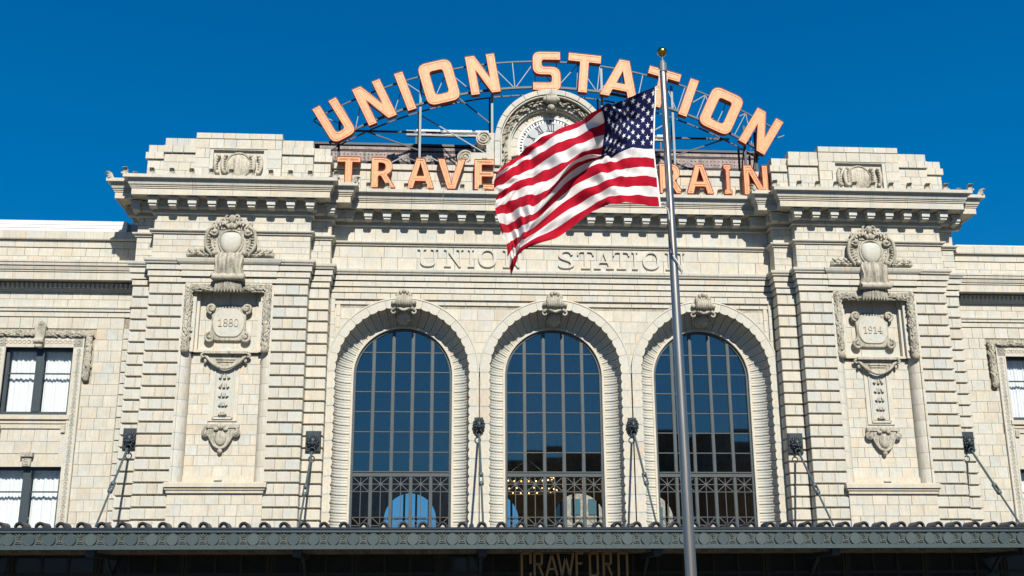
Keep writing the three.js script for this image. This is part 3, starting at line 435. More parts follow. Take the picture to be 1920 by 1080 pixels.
ARCH.forEach((cx, wi) => {
  const fr = new THREE.Shape(); const Ro = 2.25, Ri = 2.13, yb = 4.1; fr.moveTo(-Ro, yb); fr.lineTo(-Ro, AY); fr.absarc(0, AY, Ro, PI, 0, true); fr.lineTo(Ro, yb); fr.lineTo(Ri, yb); fr.lineTo(Ri, AY); fr.absarc(0, AY, Ri, 0, PI, false); fr.lineTo(-Ri, yb); fr.closePath();
  const win = obj('arched_window', extr(fr, .16, .01, 48).translate(0, 0, -.08), M.frame, building); win.position.x = cx; win.userData.label = ['tall arched window nearest the 1880 pavilion', 'middle tall arched window', 'tall arched window nearest the 1914 pavilion'][wi];
  const W = (n, g, m = M.frame) => obj(n, Array.isArray(g) ? merge(g) : g, m, win);
  const xs = [-1.5, -.5, .5, 1.5].map(k => k * SP);
  for (const x of xs) W('mullion', [bx(x - .075, x + .075, yb, AY + Math.sqrt(2.16 ** 2 - x * x), -.07, .06), bx(x - .05, x + .05, yb, AY + Math.sqrt(2.12 ** 2 - x * x), .06, .085)]);
  const cols = [-2.13, ...xs, 2.13];
  for (let r = 0; r < 6; r++) { const y = ROW0 - r * ROWP; for (let c = 0; c < 5; c++) { let a = cols[c] + (c ? .075 : 0), b = cols[c + 1] - (c < 4 ? .075 : 0); const lim = y > AY ? Math.sqrt(2.13 ** 2 - (y - AY) ** 2) : 2.13; a = Math.max(a, -lim); b = Math.min(b, lim); if (b - a > .05) W('muntin', bx(a, b, y - .02, y + .02, -.035, .05)); } }
  W('transom', [bx(-2.13, 2.13, 6.80, 7.02, -.08, .10), bx(-2.13, 2.13, 6.98, 7.03, .1, .14)]);
  // panes
  const levels = [14, ...Array.from({ length: 6 }, (_, r) => ROW0 - r * ROWP), 7.0];
  for (let r = 0; r < levels.length - 1; r++) for (let c = 0; c < 5; c++) { const cell = archCell(cols[c] + (c ? .06 : .0), cols[c + 1] - (c < 4 ? .06 : 0), levels[r + 1] + .01, levels[r] - .01, 2.14); if (!cell) continue; const mx = (cols[c] + cols[c + 1]) / 2, my = (levels[r + 1] + Math.min(levels[r], 13.5)) / 2, g = new THREE.ShapeGeometry(poly(cell.map(p => [p[0] - mx, p[1] - my]))); const m = W('pane', g, M.glass); m.position.set(mx, my, 0); m.rotation.set(rr(-.007, .007), rr(-.009, .009), 0); }
  for (let c = 0; c < 5; c++) {
    const a = cols[c] + (c ? .075 : 0), b = cols[c + 1] - (c < 4 ? .075 : 0), m = (a + b) / 2, st = (x0, y0, x1, y1, w = .034) => beam(V(x0, y0, .02), V(x1, y1, .02), w, .05);
    W('grille', [st(m, 4.1, m, 6.8), st(a, 6.14, b, 6.14), st(a, 6.47, b, 6.47), st(a, 6.8, b, 6.14), st(a, 6.14, b, 6.8), new THREE.CylinderGeometry(.075, .075, .06, 12).rotateX(PI / 2).translate(m, 6.47, .03), st(a, 5.02, b, 5.02), st(a, 5.02, m, 4.68), st(b, 5.02, m, 4.68), st(a, 4.66, b, 4.66)]);
    const p = W('pane', new THREE.PlaneGeometry(b - a + .02, 2.7), M.clear); p.position.set(m, 5.45, -.03);
  }
});

// --- attic wall behind the lettering, with coping
obj('attic_core', bx(-10.3, 10.3, 19.4, 21.3, .2, 1.02), M.mortar, bay);
ashlar('attic_block', bay, -10.3, 10.3, 19.55, 20.98, 1.1, .477, .82, { dep: .1, gray: .7 });
ashlar('attic_block', bay, -10.3, 10.3, 21.0, 21.28, 1.2, .28, .95, { dep: 1.0, gray: .7 });
// --- clock aedicule
{
  const cy = 22.5, half = (R0, R1, y0, z0, d, b = .0) => { const s = new THREE.Shape(); s.moveTo(-R1, y0); s.lineTo(-R1, cy); s.absarc(0, cy, R1, PI, 0, true); s.lineTo(R1, y0); s.lineTo(R0, y0); s.lineTo(R0, cy); s.absarc(0, cy, R0, 0, PI, false); s.lineTo(-R0, y0); s.closePath(); return extr(s, d, b, 40).translate(0, 0, z0); };
  const body = obj('clock_surround', [half(2.45, 2.62, 21.28, .4, .8), (() => { const s = new THREE.Shape(); s.moveTo(-2.5, 21.28); s.lineTo(-2.5, cy); s.absarc(0, cy, 2.5, PI, 0, true); s.lineTo(2.5, 21.28); s.closePath(); return extr(s, .3, 0, 40).translate(0, 0, .1); })()], M.trim, bay);
  const K = (n, g, m = M.trim) => obj(n, Array.isArray(g) ? merge(g) : g, m, body);
  for (let k = 0; k < 12; k++) { const a0 = PI * k / 12 + .004, a1 = PI * (k + 1) / 12 - .004, s = new THREE.Shape(); s.absarc(0, 0, 2.76, a0, a1, false); s.absarc(0, 0, 2.5, a1, a0, true); s.closePath(); K('arch_stone', extr(s, .95, .01, 5).translate(0, cy, .4), toneMats[grayTone()]); }
  for (const q of [-1, 1]) for (let k = 0; k < 3; k++) K('arch_stone', bx(q > 0 ? 2.5 : -2.76, q > 0 ? 2.76 : -2.5, 21.28 + k * .405, 21.28 + k * .405 + .4, .4, 1.35), toneMats[grayTone()]);
  K('arch_fillet', half(2.42, 2.47, 21.28, 1.1, .2), toneMats[1]);
  // leafy hollow band
  const lv = []; for (let k = 0; k < 96; k++) { const a = PI * (k + rr(-.3, .3)) / 95, R = rr(2.14, 2.4), g = leafGeo.clone(); g.scale(1.2, 1.3, 1); g.rotateX(-.3); g.rotateZ(a - PI / 2 + (a > PI / 2 ? .9 : -.9) + rr(-.5, .5)); g.translate(R * Math.cos(a), cy + R * Math.sin(a), .98 + (R - 2.1) * .5); lv.push(g); }
  for (const q of [-1, 1]) for (let k = 0; k < 16; k++) { const g = leafGeo.clone(); g.scale(1.2, 1.3, 1); g.rotateZ(q * .7 + rr(-.4, .4)); g.translate(q * rr(2.14, 2.4), 21.35 + k * .072, 1.02); lv.push(g); }
  K('leaf_band', [half(2.1, 2.44, 21.28, .7, .24), ...lv], M.carve);
  K('arch_fillet', half(2.0, 2.1, 21.28, .5, .38, .01), toneMats[4]); K('arch_fillet', half(1.93, 2.0, 21.28, .4, .36), toneMats[1]);
  for (let k = 0; k < 14; k++) { const a0 = PI * k / 14 * 1.15 - .235 + .005, a1 = a0 + PI / 14 * 1.15 - .01, s = new THREE.Shape(); s.absarc(0, 0, 1.96, a0, a1, false); s.absarc(0, 0, 1.56, a1, a0, true); s.closePath(); K('dial_stone', extr(s, .16, .006, 5).translate(0, cy, .42), toneMats[tone()]); }
  K('crest', [sph(0, 24.95, 1.25, .22, .26, .2), new THREE.CylinderGeometry(.2, .24, .5, 12).rotateZ(PI / 2).translate(0, 24.78, 1.25), sph(-.3, 24.8, 1.2, .13), sph(.3, 24.8, 1.2, .13), sph(0, 24.45, 1.12, .2, .2, .16), ...[-2, -1, 0, 1, 2].map(i => sph(i * .1, 25.22 - .03 * i * i, 1.3, .06, .1, .07, 8)), bx(-.24, .24, 24.3, 24.55, .7, 1.05)], M.carve);
  // dial
  const clock = obj('clock', new THREE.CylinderGeometry(1.57, 1.57, .1, 64).rotateX(PI / 2).translate(0, cy, .5), M.dial, building); clock.userData.label = 'round clock dial in an arched stone surround, half hidden by the flag';
  obj('dial_ring', new THREE.RingGeometry(1.36, 1.58, 64).translate(0, cy, .556), M.dialWhite, clock); obj('dial_ring', new THREE.RingGeometry(.74, .84, 64).translate(0, cy, .556), M.dialWhite, clock);
  obj('dial_rim', new THREE.TorusGeometry(1.58, .06, 8, 64).translate(0, cy, .55), M.dialWhite, clock);
  obj('minute_marks', Array.from({ length: 60 }, (_, i) => (i % 5 ? box(.045, .12, .02) : new THREE.CylinderGeometry(.065, .065, .02, 8).rotateX(PI / 2)).translate(0, 1.45, 0).rotateZ(i * PI / 30).translate(0, cy, .57)), M.black, clock);
  ['XII', 'I', 'II', 'III', 'IIII', 'V', 'VI', 'VII', 'VIII', 'IX', 'X', 'XI'].forEach((t, i) => { const w = Math.min(.42, .11 * t.length + .06); obj('numeral', fitText(t, serifBold, -w / 2, w / 2, .90, 1.29, .015).rotateZ(-i * PI / 6).translate(0, cy, .56), M.black, clock); });
  obj('hand', [box(.07, 1.0, .02, 0, .42, 0).rotateZ(-2.2).translate(0, cy, .60)], M.black, clock); obj('hand', [box(.05, 1.35, .02, 0, .6, 0).rotateZ(2.5).translate(0, cy, .62)], M.black, clock);
  // side scrolls
  for (const q of [-1, 1]) {
    K('shoulder_block', [bx(q > 0 ? 2.76 : -3.9, q > 0 ? 3.9 : -2.76, 21.28, 21.95, .5, 1.2), bx(q > 0 ? 2.76 : -3.15, q > 0 ? 3.15 : -2.76, 21.95, 23.0, .5, 1.15)], toneMats[4]); K('shoulder_panel', bx(q > 0 ? 3.12 : -3.36, q > 0 ? 3.36 : -3.12, 21.62, 21.68, 1.18, 1.24), M.carveDark);
    for (const [x, y, r] of [[3.28, 22.72, .36], [4.15, 21.72, .38]]) K('volute', [new THREE.CylinderGeometry(r, r, .5, 28).rotateX(PI / 2).translate(q * x, y, .9), spiral(q * x, y, 1.15, r * .92, .06, 2.1, q > 0 ? PI : 0, .05, -q), sph(q * x, y, 1.18, .1)], M.trim);
    K('shoulder_block', bx(q > 0 ? 2.9 : -4.6, q > 0 ? 4.6 : -2.9, 21.28, 21.4, .5, 1.3), toneMats[5]);
  }
}
// --- roof monitor behind the attic
{
  const rm = obj('roof_monitor', [bx(-11.6, 11.5, 20, 24.3, -6, -4)], M.mauve, building); rm.userData.label = 'mauve metal roof monitor with a perforated band';
  const R = (n, g, m) => obj(n, Array.isArray(g) ? merge(g) : g, m, rm);
  R('eaves', [bx(-11.9, 11.8, 24.38, 24.5, -6, -3.9)], M.steel); R('band', [bx(-11.6, 11.5, 24.14, 24.3, -4, -3.94)], M.mauve); R('dark_rail', bx(-11.6, 11.5, 24.05, 24.12, -4, -3.97), M.black); R('dark_rail', bx(-11.6, 11.5, 23.42, 23.52, -4, -3.97), M.black);
  const tri = []; for (let i = 0; i < 108; i++) for (const [dy, f] of [[23.90, 1], [23.70, -1]]) tri.push(extr(poly([[-.045, f > 0 ? 0 : -.035], [.045, f > 0 ? 0 : -.035], [0, f > 0 ? -.065 : .035]]), .012).translate(-11.4 + i * .211, dy, -3.995)); R('perforated_band', tri, M.black).userData.kind = 'stuff';
  const lo = []; for (let i = 0; i < 9; i++) lo.push(bx(-11.5 + i * 2.56, -11.47 + i * 2.56, 22.0, 23.4, -4, -3.96)); R('panel_seam', lo, M.black);
}
// main roof, rear wall and hall inside (seen through the lower panes)
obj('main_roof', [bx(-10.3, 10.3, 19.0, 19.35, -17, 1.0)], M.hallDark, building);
{
  const y0 = 0, s = poly([[-10.3, 0], [10.3, 0], [10.3, 19], [-10.3, 19]]); const REAR = [-6.83, -1.95, 3.2, 7.35]; for (const cx of REAR) { const h = new THREE.Path(); h.moveTo(cx - 1.53, 2.5); h.lineTo(cx - 1.53, 6.0); h.absarc(cx, 6.0, 1.53, PI, 0, true); h.lineTo(cx + 1.53, 2.5); h.closePath(); s.holes.push(h); }
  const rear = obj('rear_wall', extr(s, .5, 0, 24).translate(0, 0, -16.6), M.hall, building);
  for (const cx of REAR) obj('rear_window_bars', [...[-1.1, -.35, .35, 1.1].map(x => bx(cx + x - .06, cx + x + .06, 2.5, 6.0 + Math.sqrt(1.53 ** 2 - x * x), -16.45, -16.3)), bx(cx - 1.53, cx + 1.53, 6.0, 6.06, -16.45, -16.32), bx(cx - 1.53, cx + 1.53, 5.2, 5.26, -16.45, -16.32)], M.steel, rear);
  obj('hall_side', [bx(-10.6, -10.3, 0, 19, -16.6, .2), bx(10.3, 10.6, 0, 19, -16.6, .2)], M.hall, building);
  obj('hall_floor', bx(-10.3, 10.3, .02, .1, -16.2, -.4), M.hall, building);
}
flushLater();
function flushLater() { }
// ------------------------------------------------------------------ side wings
const wingSide = (s, a, b) => s < 0 ? [-b, -a] : [a, b];
[-1, 1].forEach((s, i) => {
  const p = wings[i], c = s * 23.22, X = (a, b) => wingSide(s, a, b), x0 = 18.87, x1 = 30;
  const path = s < 0 ? [[-x1, 0], [-x0, 0]] : [[x0, 0], [x1, 0]], po = () => p;
  course('wing_moulding', path, [[-.08, 17.62], [.20, 17.62], [.22, 17.66], [.22, 18.02], [-.3, 18.05]], .95, po);
  course('wing_moulding', path, [[-.08, 17.28], [.05, 17.28], [.07, 17.58], [-.05, 17.6]], 1.0, po);
  ashlar('wing_block', p, ...X(x0, x1), 16.46, 17.26, 0, .40, .72);
  course('wing_cornice', path, [[-.08, 15.58], [.62, 15.58], [.64, 15.56], [.68, 15.56], [.68, 15.88], [.66, 15.89], [.66, 15.915], [.72, 15.92], [.72, 15.96], [.70, 15.97], [.70, 15.99], [.76, 16.0], [.80, 16.12], [.80, 16.17], [.86, 16.18], [.88, 16.30], [.92, 16.32], [.92, 16.42], [-.05, 16.47]], .95, po, { gray: .5 });
  course('wing_moulding', path, [[-.08, 15.14], [.07, 15.14], [.08, 15.24], [.12, 15.26], [.12, 15.55], [-.05, 15.55]], 1.4, po);
  const dg = box(.11, .2, .14, 0, 15.40, .18); for (let k = 0; k < 42; k++) { const x = s * (19.0 + k * .21); obj('dentil', dg, toneMats[k % 3], p).position.x = x; }
  ashlar('wing_block', p, ...X(x0, x1), 14.46, 15.13, 0, .335, .72);
  course('wing_moulding', path, [[-.06, 14.23], [.07, 14.23], [.075, 14.33], [.05, 14.335], [.05, 14.355], [.12, 14.37], [.13, 14.44], [-.05, 14.45]], 1.1, po);
  course('wing_moulding', path, [[-.06, 13.98], [.035, 13.98], [.04, 14.17], [-.06, 14.19]], .8, po);
  const clip = (a, b, y0, y1) => { a -= c; b -= c; if (y0 > 13.25) return [a + c, b + c]; const R = y1 > 11.05 ? 2.38 : 1.98; if (a < -R && b > -R) b = Math.min(b, -R); else if (a < R && b > R) a = Math.max(a, R); else if (a > -R && b < R) return null; return [a + c, b + c]; };
  ashlar('wing_block', p, ...X(x0 + .75, x1), 2.7, 13.94, 0, .511, .56, { clip, jit: .2 });
  // quoins that tooth into the pavilion
  courses.forEach((yt, k) => { if (yt > 13.95) return; const h = GR - .06, t = tone(), w = .72 - (k % 2 ? .12 : 0); piece('quoin', p, block(w, h, .12, .012), t, s * (x0 + w / 2), yt - GR / 2, .012, .4); if (k % 2) piece('quoin', p, block(.11, h, .06, .006), tone(), s * (x0 + .66), yt - GR / 2, .0, .05); });
  // window surround
  const N = (name, g, m = M.trim) => obj(name, Array.isArray(g) ? merge(g) : g, m, p).translateX(c);
  const beadWork = (xa, xb, ya, yb) => { const out = [], n = Math.round((yb - ya) / .2); for (let k = 0; k < n; k++) { const y = ya + (k + .5) * (yb - ya) / n, m = (xa + xb) / 2; out.push(new THREE.TorusGeometry(.075, .022, 5, 10).translate(m, y, .05), sph(m, y, .05, .03, .03, .03, 6)); } return out; };
  for (const q of [-1, 1]) {
    const a = q > 0 ? 1.49 : -1.96, b = q > 0 ? 1.96 : -1.49; for (let k = 0; k < 12; k++) N('border_stone', bx(a, b, 3.4 + k * .8, 3.4 + k * .8 + .792, -.3, .05), toneMats[tone()]);
    N('carved_border', beadWork(q * 1.74 - .1, q * 1.74 + .1, 3.6, 12.5), M.carve);
    N('border_rail', [bx(q * 1.92 - .03, q * 1.92 + .03, 3.4, 13.02, .04, .085), bx(q * 1.55 - .02, q * 1.55 + .02, 3.4, 12.55, .04, .07)], toneMats[1]);
    N('drop_garland', garland([[q * 2.17, 11.15], [q * 2.17, 13.2]], .15, 40, .12), M.carve); N('garland_end', sph(q * 2.17, 11.1, .1, .14, .13, .12, 8), M.carveDark);
  }
  N('border_stone', bx(-1.96, 1.96, 12.55, 13.02, -.3, .05), toneMats[2]); N('carved_border', Array.from({ length: 18 }, (_, k) => new THREE.TorusGeometry(.075, .022, 5, 10).translate(-1.7 + k * .2, 12.79, .05)), M.carve);
  N('top_garland', garland([[-2.3, 13.16], [2.3, 13.16]], .13, 40, .1), M.carve);
  const ks = N('window_keystone', [extr(rounded([[-.15, 12.5], [.15, 12.5], [.27, 13.5], [-.27, 13.5]], .06), .22, .03, 3).translate(0, 0, .03), new THREE.CylinderGeometry(.13, .13, .42, 12).rotateZ(PI / 2).translate(0, 12.8, .26), ...[-2, -1, 0, 1, 2].map(k => sph(k * .09, 13.62 - .03 * k * k, .18, .07, .12, .07, 8))], M.carve);
  N('window_sill', [bx(-1.62, 1.62, 9.28, 9.48, -.3, .12), bx(-1.55, 1.55, 9.10, 9.2, -.3, .08)], toneMats[6]); N('sill_brackets', [bx(-1.5, -1.3, 8.7, 9.0, -.1, .1), bx(1.3, 1.5, 8.7, 9.0, -.1, .1)], M.trim);
  ashlar('wing_block', p, c - 1.3, c + 1.3, 7.78, 8.85, -.03, .53, .66, { dep: .03 }); N('apron_frame', [bx(-1.49, 1.49, 8.88, 9.1, -.2, .03), bx(-1.49, -1.3, 7.2, 8.88, -.2, .01), bx(1.3, 1.49, 7.2, 8.88, -.2, .01), bx(-1.49, 1.49, 7.2, 7.75, -.2, .02)], toneMats[3]);
  N('window_keystone', [extr(poly([[-.17, 7.2], [.17, 7.2], [.22, 7.65], [-.22, 7.65]]), .12, .02).translate(0, 0, .02), bx(-.27, .27, 7.62, 7.8, .02, .26), ...[0, 1, 2].map(k => bx(-.1, .1, 7.28 + k * .12, 7.33 + k * .12, .14, .18))], M.carve);
  // sash windows
  for (const [y0, y1, lab] of [[9.5, 12.55, 'upper'], [4.4, 7.2, 'lower']]) {
    const w = obj('sash_window', [bx(-1.49, 1.49, y1 - .14, y1, -.32, -.2), bx(-1.49, 1.49, y0, y0 + .16, -.32, -.2), bx(-1.49, -1.36, y0 + .16, y1 - .14, -.32, -.2), bx(1.36, 1.49, y0 + .16, y1 - .14, -.32, -.2)], M.copperDark, building); w.position.x = c; w.userData.label = `${lab} window of the wing by the ${s < 0 ? 1880 : 1914} pavilion`;
    obj('mullion', bx(-.17, .17, y0 + .16, y1 - .14, -.33, -.16), M.copperDark, w);
    const ym = y0 + (y1 - y0) * .62; for (const q of [-1, 1]) { const a = q > 0 ? .17 : -1.36, b = q > 0 ? 1.36 : -.17; obj('muntin', bx(a, b, ym - .03, ym + .03, -.31, -.22), M.copperDark, w); for (const [u, v] of [[y0 + .16, ym - .03], [ym + .03, y1 - .14]]) { const g = obj('pane', new THREE.PlaneGeometry(b - a, v - u), M.clear, w); g.position.set((a + b) / 2, (u + v) / 2, -.27); } }
    for (const q of [-1, 1]) {
      const g = new THREE.PlaneGeometry(1.24, y1 - y0 - .2, 72, 3), a = g.attributes.position, fq = rr(30, 46), ph = rr(0, 6); for (let k = 0; k < a.count; k++) a.setZ(k, Math.sin(a.getX(k) * fq + ph + .3 * Math.sin(a.getX(k) * 7 + ph)) * .03 + .018 * Math.sin(a.getX(k) * 13 + ph * 2)); g.computeVertexNormals();
      const cu = obj(numbered('curtain'), g, M.curtain, scene); cu.position.set(c + q * .765, (y0 + y1) / 2, -.58);
      tag(cu, `white curtain in the ${q < 0 ? 'left' : 'right'} half of the ${lab} window beside the ${s < 0 ? 'left' : 'right'} pavilion`, 'curtain', 'curtains in the wing windows');
    }
  }
});
{ const wp = obj('roof_screen', [bx(-30, -20.05, 17.9, 18.78, -1.2, -.55)], std(S(.60, .595, .575), { roughness: .5 }), wings[0]); obj('screen_return', bx(-20.03, -18.8, 17.9, 18.82, -1.6, -.95), std(S(.5, .5, .5), { roughness: .6 }), wp); obj('screen_seam', [bx(-30, -20.05, 18.40, 18.415, -.56, -.545), bx(-30, -20.05, 18.57, 18.58, -.56, -.545)], M.steelGrey, wp); obj('roof_edge', bx(18.9, 30, 18.05, 18.1, -1, .1), M.white, wings[1]); }
flushPieces();

// ------------------------------------------------------------------ entrance canopy
const CZ = 6.3, PITCH = .758, CX0 = -30.3, NT = 81;
{
  const cn = thing('entrance_canopy', 'long grey green metal canopy with roll tiles and a frieze of discs', 'canopy');
  const K = (n, g, m) => obj(n, Array.isArray(g) ? merge(g) : g, m, cn);
  K('fascia', [bx(-31, 31, 3.50, 4.02, CZ - .3, CZ - .05)], M.copper);
  K('bottom_rail', [bx(-31, 31, 3.40, 3.45, CZ - .35, CZ + .05), bx(-31, 31, 3.45, 3.555, CZ - .3, CZ + .015)], M.copper);
  K('top_rail', [bx(-31, 31, 3.99, 4.03, CZ - .3, CZ - .005), bx(-31, 31, 4.03, 4.105, CZ - .3, CZ + .045)], M.copper);
  K('gutter_edge', [bx(-31, 31, 4.135, 4.215, CZ - .5, CZ + .08)], M.tile);
  K('roof_deck', [beam(V(0, 4.14, CZ - .5), V(0, 4.32, 1.0), 62, .08)], M.tile);
  const arc = (R, y, ix) => { const s = new THREE.Shape(); s.moveTo(-R - .02, 0); s.absarc(0, y, R, PI, 0, true); s.lineTo(R + .02, 0); if (ix) { s.lineTo(ix + .01, 0); s.absarc(0, y - .01, ix, 0, PI, false); s.lineTo(-ix - .01, 0); } s.closePath(); return s; };
  const tileG = merge([extr(arc(.19, .06, .125), .18, .012, 10).translate(0, 4.18, CZ - .10), extr(arc(.18, .06), .6, 0, 10).translate(0, 4.18, CZ - .70)]);
  const plugG = extr(poly([[-.11, 0], [.11, 0], [.05, .09], [0, .12], [-.05, .09]]), .08, .008, 4).translate(0, 4.19, CZ - .05);
  const discG = merge([new THREE.CylinderGeometry(.2, .22, .06, 28).rotateX(PI / 2).translate(0, 3.775, CZ - .02), new THREE.TorusGeometry(.213, .014, 6, 28).translate(0, 3.775, CZ + .0)]);
  const ornG = (() => { const out = []; for (const q of [-1, 1]) out.push(tube([[0, 3.86, CZ - .03], [q * .06, 3.9, CZ - .025], [q * .09, 3.95, CZ - .03], [q * .15, 3.98, CZ - .03]], .017, 8, 5), tube([[0, 3.74, CZ - .03], [q * .06, 3.70, CZ - .03], [q * .12, 3.64, CZ - .03]], .02, 8, 5), tube([[q * .04, 3.84, CZ - .03], [q * .035, 3.76, CZ - .03]], .014, 4, 5)); out.push(box(.10, .025, .05, 0, 3.80, CZ - .03), box(.24, .02, .04, 0, 3.63, CZ - .03), sph(0, 3.70, CZ - .03, .03, .05, .03, 8), sph(0, 3.95, CZ - .03, .035, .05, .03, 8)); return merge(out); })();
  const discM = [M.copper, std(S(.05, .076, .082), { map: metalMap, roughness: .5, metalness: .1 }), std(S(.072, .1, .102), { map: metalMap, roughness: .6, metalness: .1 })];
  const ornM = std(S(.12, .135, .125), { map: grimeMap, roughness: .7 });
  for (let i = 0; i < NT; i++) {
    const x = -2.02 + (i - 38) * PITCH; if (Math.abs(x) > 30.5) continue;
    const t = obj('roll_tile', tileG, M.tile, cn); t.position.x = x; const pl = obj('tile_end', plugG, M.plaster, t);
    const d = obj('disc', discG, discM[(rnd() * 3) | 0], cn); d.position.x = x + PITCH / 2; obj('palmette', ornG, ornM, cn).position.x = x;
  }
  // underside
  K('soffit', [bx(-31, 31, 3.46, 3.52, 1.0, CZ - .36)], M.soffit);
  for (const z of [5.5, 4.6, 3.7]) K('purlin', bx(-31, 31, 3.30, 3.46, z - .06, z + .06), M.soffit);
  for (const x of [-26, -18.4, -10.63, -3.47, 3.4, 10.56, 18.4, 26]) K('cross_beam', [bx(x - .16, x + .16, 3.14, 3.455, 2.7, CZ - .37), beam(V(x, 2.5, 2.78), V(x, 3.2, 3.8), .12, .12)], M.copperDark);
}
// ground floor wall; near-black glazed doors added across it stand in for canopy shade
{
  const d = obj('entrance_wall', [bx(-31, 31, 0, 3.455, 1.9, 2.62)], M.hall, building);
  for (let i = -8; i <= 8; i++) { const c = i * 3.45, f = obj('shade_door', [bx(c - 1.722, c + 1.722, .02, 3.42, 2.62, 2.68), ...[-1.72, -.55, .5, 1.6].map(x => bx(c + x, c + x + .1, .02, 3.42, 2.68, 2.76)), bx(c - 1.722, c + 1.722, 2.5, 2.62, 2.68, 2.755)], M.shadeDoor, d); for (const x of [-1.5, -.45, .6]) for (const [u, v] of [[.3, 2.5], [2.62, 3.36]]) { const g = obj('door_glass', new THREE.PlaneGeometry(.94, v - u), M.doorGlass, f); g.position.set(c + x + .47, (u + v) / 2, 2.72); } }
}
// ------------------------------------------------------------------ tie rods with lion masks
function lionHead() { // mask facing +z, centre of the face at the origin
  const g = [sph(0, .03, .06, .17, .2, .16, 14), sph(0, -.09, .17, .10, .085, .12, 12), sph(0, -.03, .24, .045, .035, .05, 8), sph(0, -.16, .15, .075, .04, .09, 8), sph(-.075, .07, .17, .055, .03, .05, 8), sph(.075, .07, .17, .055, .03, .05, 8), sph(-.11, -.05, .12, .07, .07, .07, 8), sph(.11, -.05, .12, .07, .07, .07, 8), sph(-.14, .2, .08, .05, .06, .04, 8), sph(.14, .2, .08, .05, .06, .04, 8)];
  for (let i = 0; i < 22; i++) { const a = -.35 * PI + i / 21 * 1.7 * PI, r = i % 2 ? .24 : .2; g.push(sph(Math.cos(a) * r, .02 + Math.sin(a) * r * 1.12, .03 + (i % 2 ? 0 : .05), .062, .075, .06, 6)); }
  return merge(g);
}
const lionGeo = lionHead();
[[-18.34, 8.18, 1.85, 7.71, 5.72, 4.30, 'at the outer edge of the left pavilion'], [-10.63, 8.1, 1.85, 7.60, 5.75, 4.15, 'between 1880 pavilion and first arched window'], [-3.47, 8.93, 1.14, 8.49, 5.95, 4.30, 'between the first and the middle arched window'], [3.40, 8.95, 1.14, 8.52, 5.95, 4.30, 'between the middle and the third arched window'], [10.56, 8.1, 1.85, 7.63, 5.85, 4.30, 'between third arched window and 1914 pavilion'], [18.41, 8.2, 1.85, 7.70, 5.7, 4.28, 'at the outer edge of the right pavilion']].forEach(([x, y, z, yr, ze, ye, where], i) => {
  const t = thing('tie_rod', `bronze lion mask and tie rod ${where}`, 'tie rod', 'lion mask tie rods holding the canopy'), small = i === 2 || i === 3;
  const K = (n, g, m, p = t) => obj(n, Array.isArray(g) ? merge(g) : g, m, p); t.position.set(x, 0, z);
  const pw = small ? .19 : .33, ph = small ? .36 : .45;
  K('back_plate', [block(pw * 2, ph * 2, .14, .03).clone().translate(0, y, .13), block(pw * 1.6, ph * 1.65, .04, .02).clone().translate(0, y, .155)], M.bronze);
  const h = K('lion_mask', lionGeo.clone().scale(.95, 1.05, small ? 1.5 : 1.25), M.bronze); h.position.set(0, y + (small ? -.02 : -.05), .15);
  const A = V(0, yr, .47), B = V(0, ye, ze - z), d = B.clone().sub(A);
  K('ring', new THREE.TorusGeometry(.125, .026, 8, 20).translate(0, yr + .07, .40), M.bronze);
  const mid = A.clone().addScaledVector(d, .52), a1 = A.clone().addScaledVector(d, .47), a2 = A.clone().addScaledVector(d, .57);
  K('upper_rod', bar(A, a1, .05), M.rod); K('lower_rod', bar(a2, B, .042), M.rod); K('turnbuckle', [beam(a1.clone().add(V(-.07, 0, 0)), a2.clone().add(V(-.07, 0, 0)), .05, .10), beam(a1.clone().add(V(.07, 0, 0)), a2.clone().add(V(.07, 0, 0)), .05, .10), sph(a1.x, a1.y, a1.z, .11), sph(a2.x, a2.y, a2.z, .11)], M.rod);
});

// ------------------------------------------------------------------ rooftop sign
const GL = { // block letters, cap height 1, drawn from the left edge
  U: [[.62], [rounded([[0, 1], [0, 0], [.62, 0], [.62, 1], [.42, 1], [.42, .21], [.2, .21], [.2, 1]], [0, .2, .2, 0, 0, .08, .08, 0])]],
  N: [[.70], [poly([[0, 0], [0, 1], [.22, 1], [.50, .42], [.50, 1], [.70, 1], [.70, 0], [.49, 0], [.20, .60], [.20, 0]])]],
  I: [[.21], [poly([[0, 0], [0, 1], [.21, 1], [.21, 0]])]],
  T: [[.78], [poly([[0, 1], [.78, 1], [.78, .79], [.495, .79], [.495, 0], [.285, 0], [.285, .79], [0, .79]])]],
};
{ const o = rounded([[0, 0], [.74, 0], [.74, 1], [0, 1]], .2); o.holes.push(rounded([[.22, .22], [.22, .78], [.52, .78], [.52, .22]], .07)); GL.O = [[.74], [o]];
  const a = poly([[0, 0], [.33, 1], [.57, 1], [.9, 0], [.68, 0], [.62, .19], [.28, .19], [.22, 0]]); a.holes.push(poly([[.35, .38], [.55, .38], [.45, .70]])); GL.A = [[.9], [a]];
  GL.S = [[.66], [rounded([[0, 1], [.66, 1], [.66, .79], [.215, .79], [.215, .61], [.66, .61], [.66, 0], [0, 0], [0, .2], [.45, .2], [.45, .405], [0, .405]], [.2, 0, 0, .07, .07, .22, .16, 0, 0, .07, .07, .2])]]; }
function rimBars(paths, f, r) { const out = []; for (const h of paths) { const P = h.getPoints(6); for (let i = 0; i < P.length; i++) { const a = P[i], b = P[(i + 1) % P.length]; if (a.distanceTo(b) > .004) out.push(bar(f(a), f(b), r, 5)); } } return merge(out); }
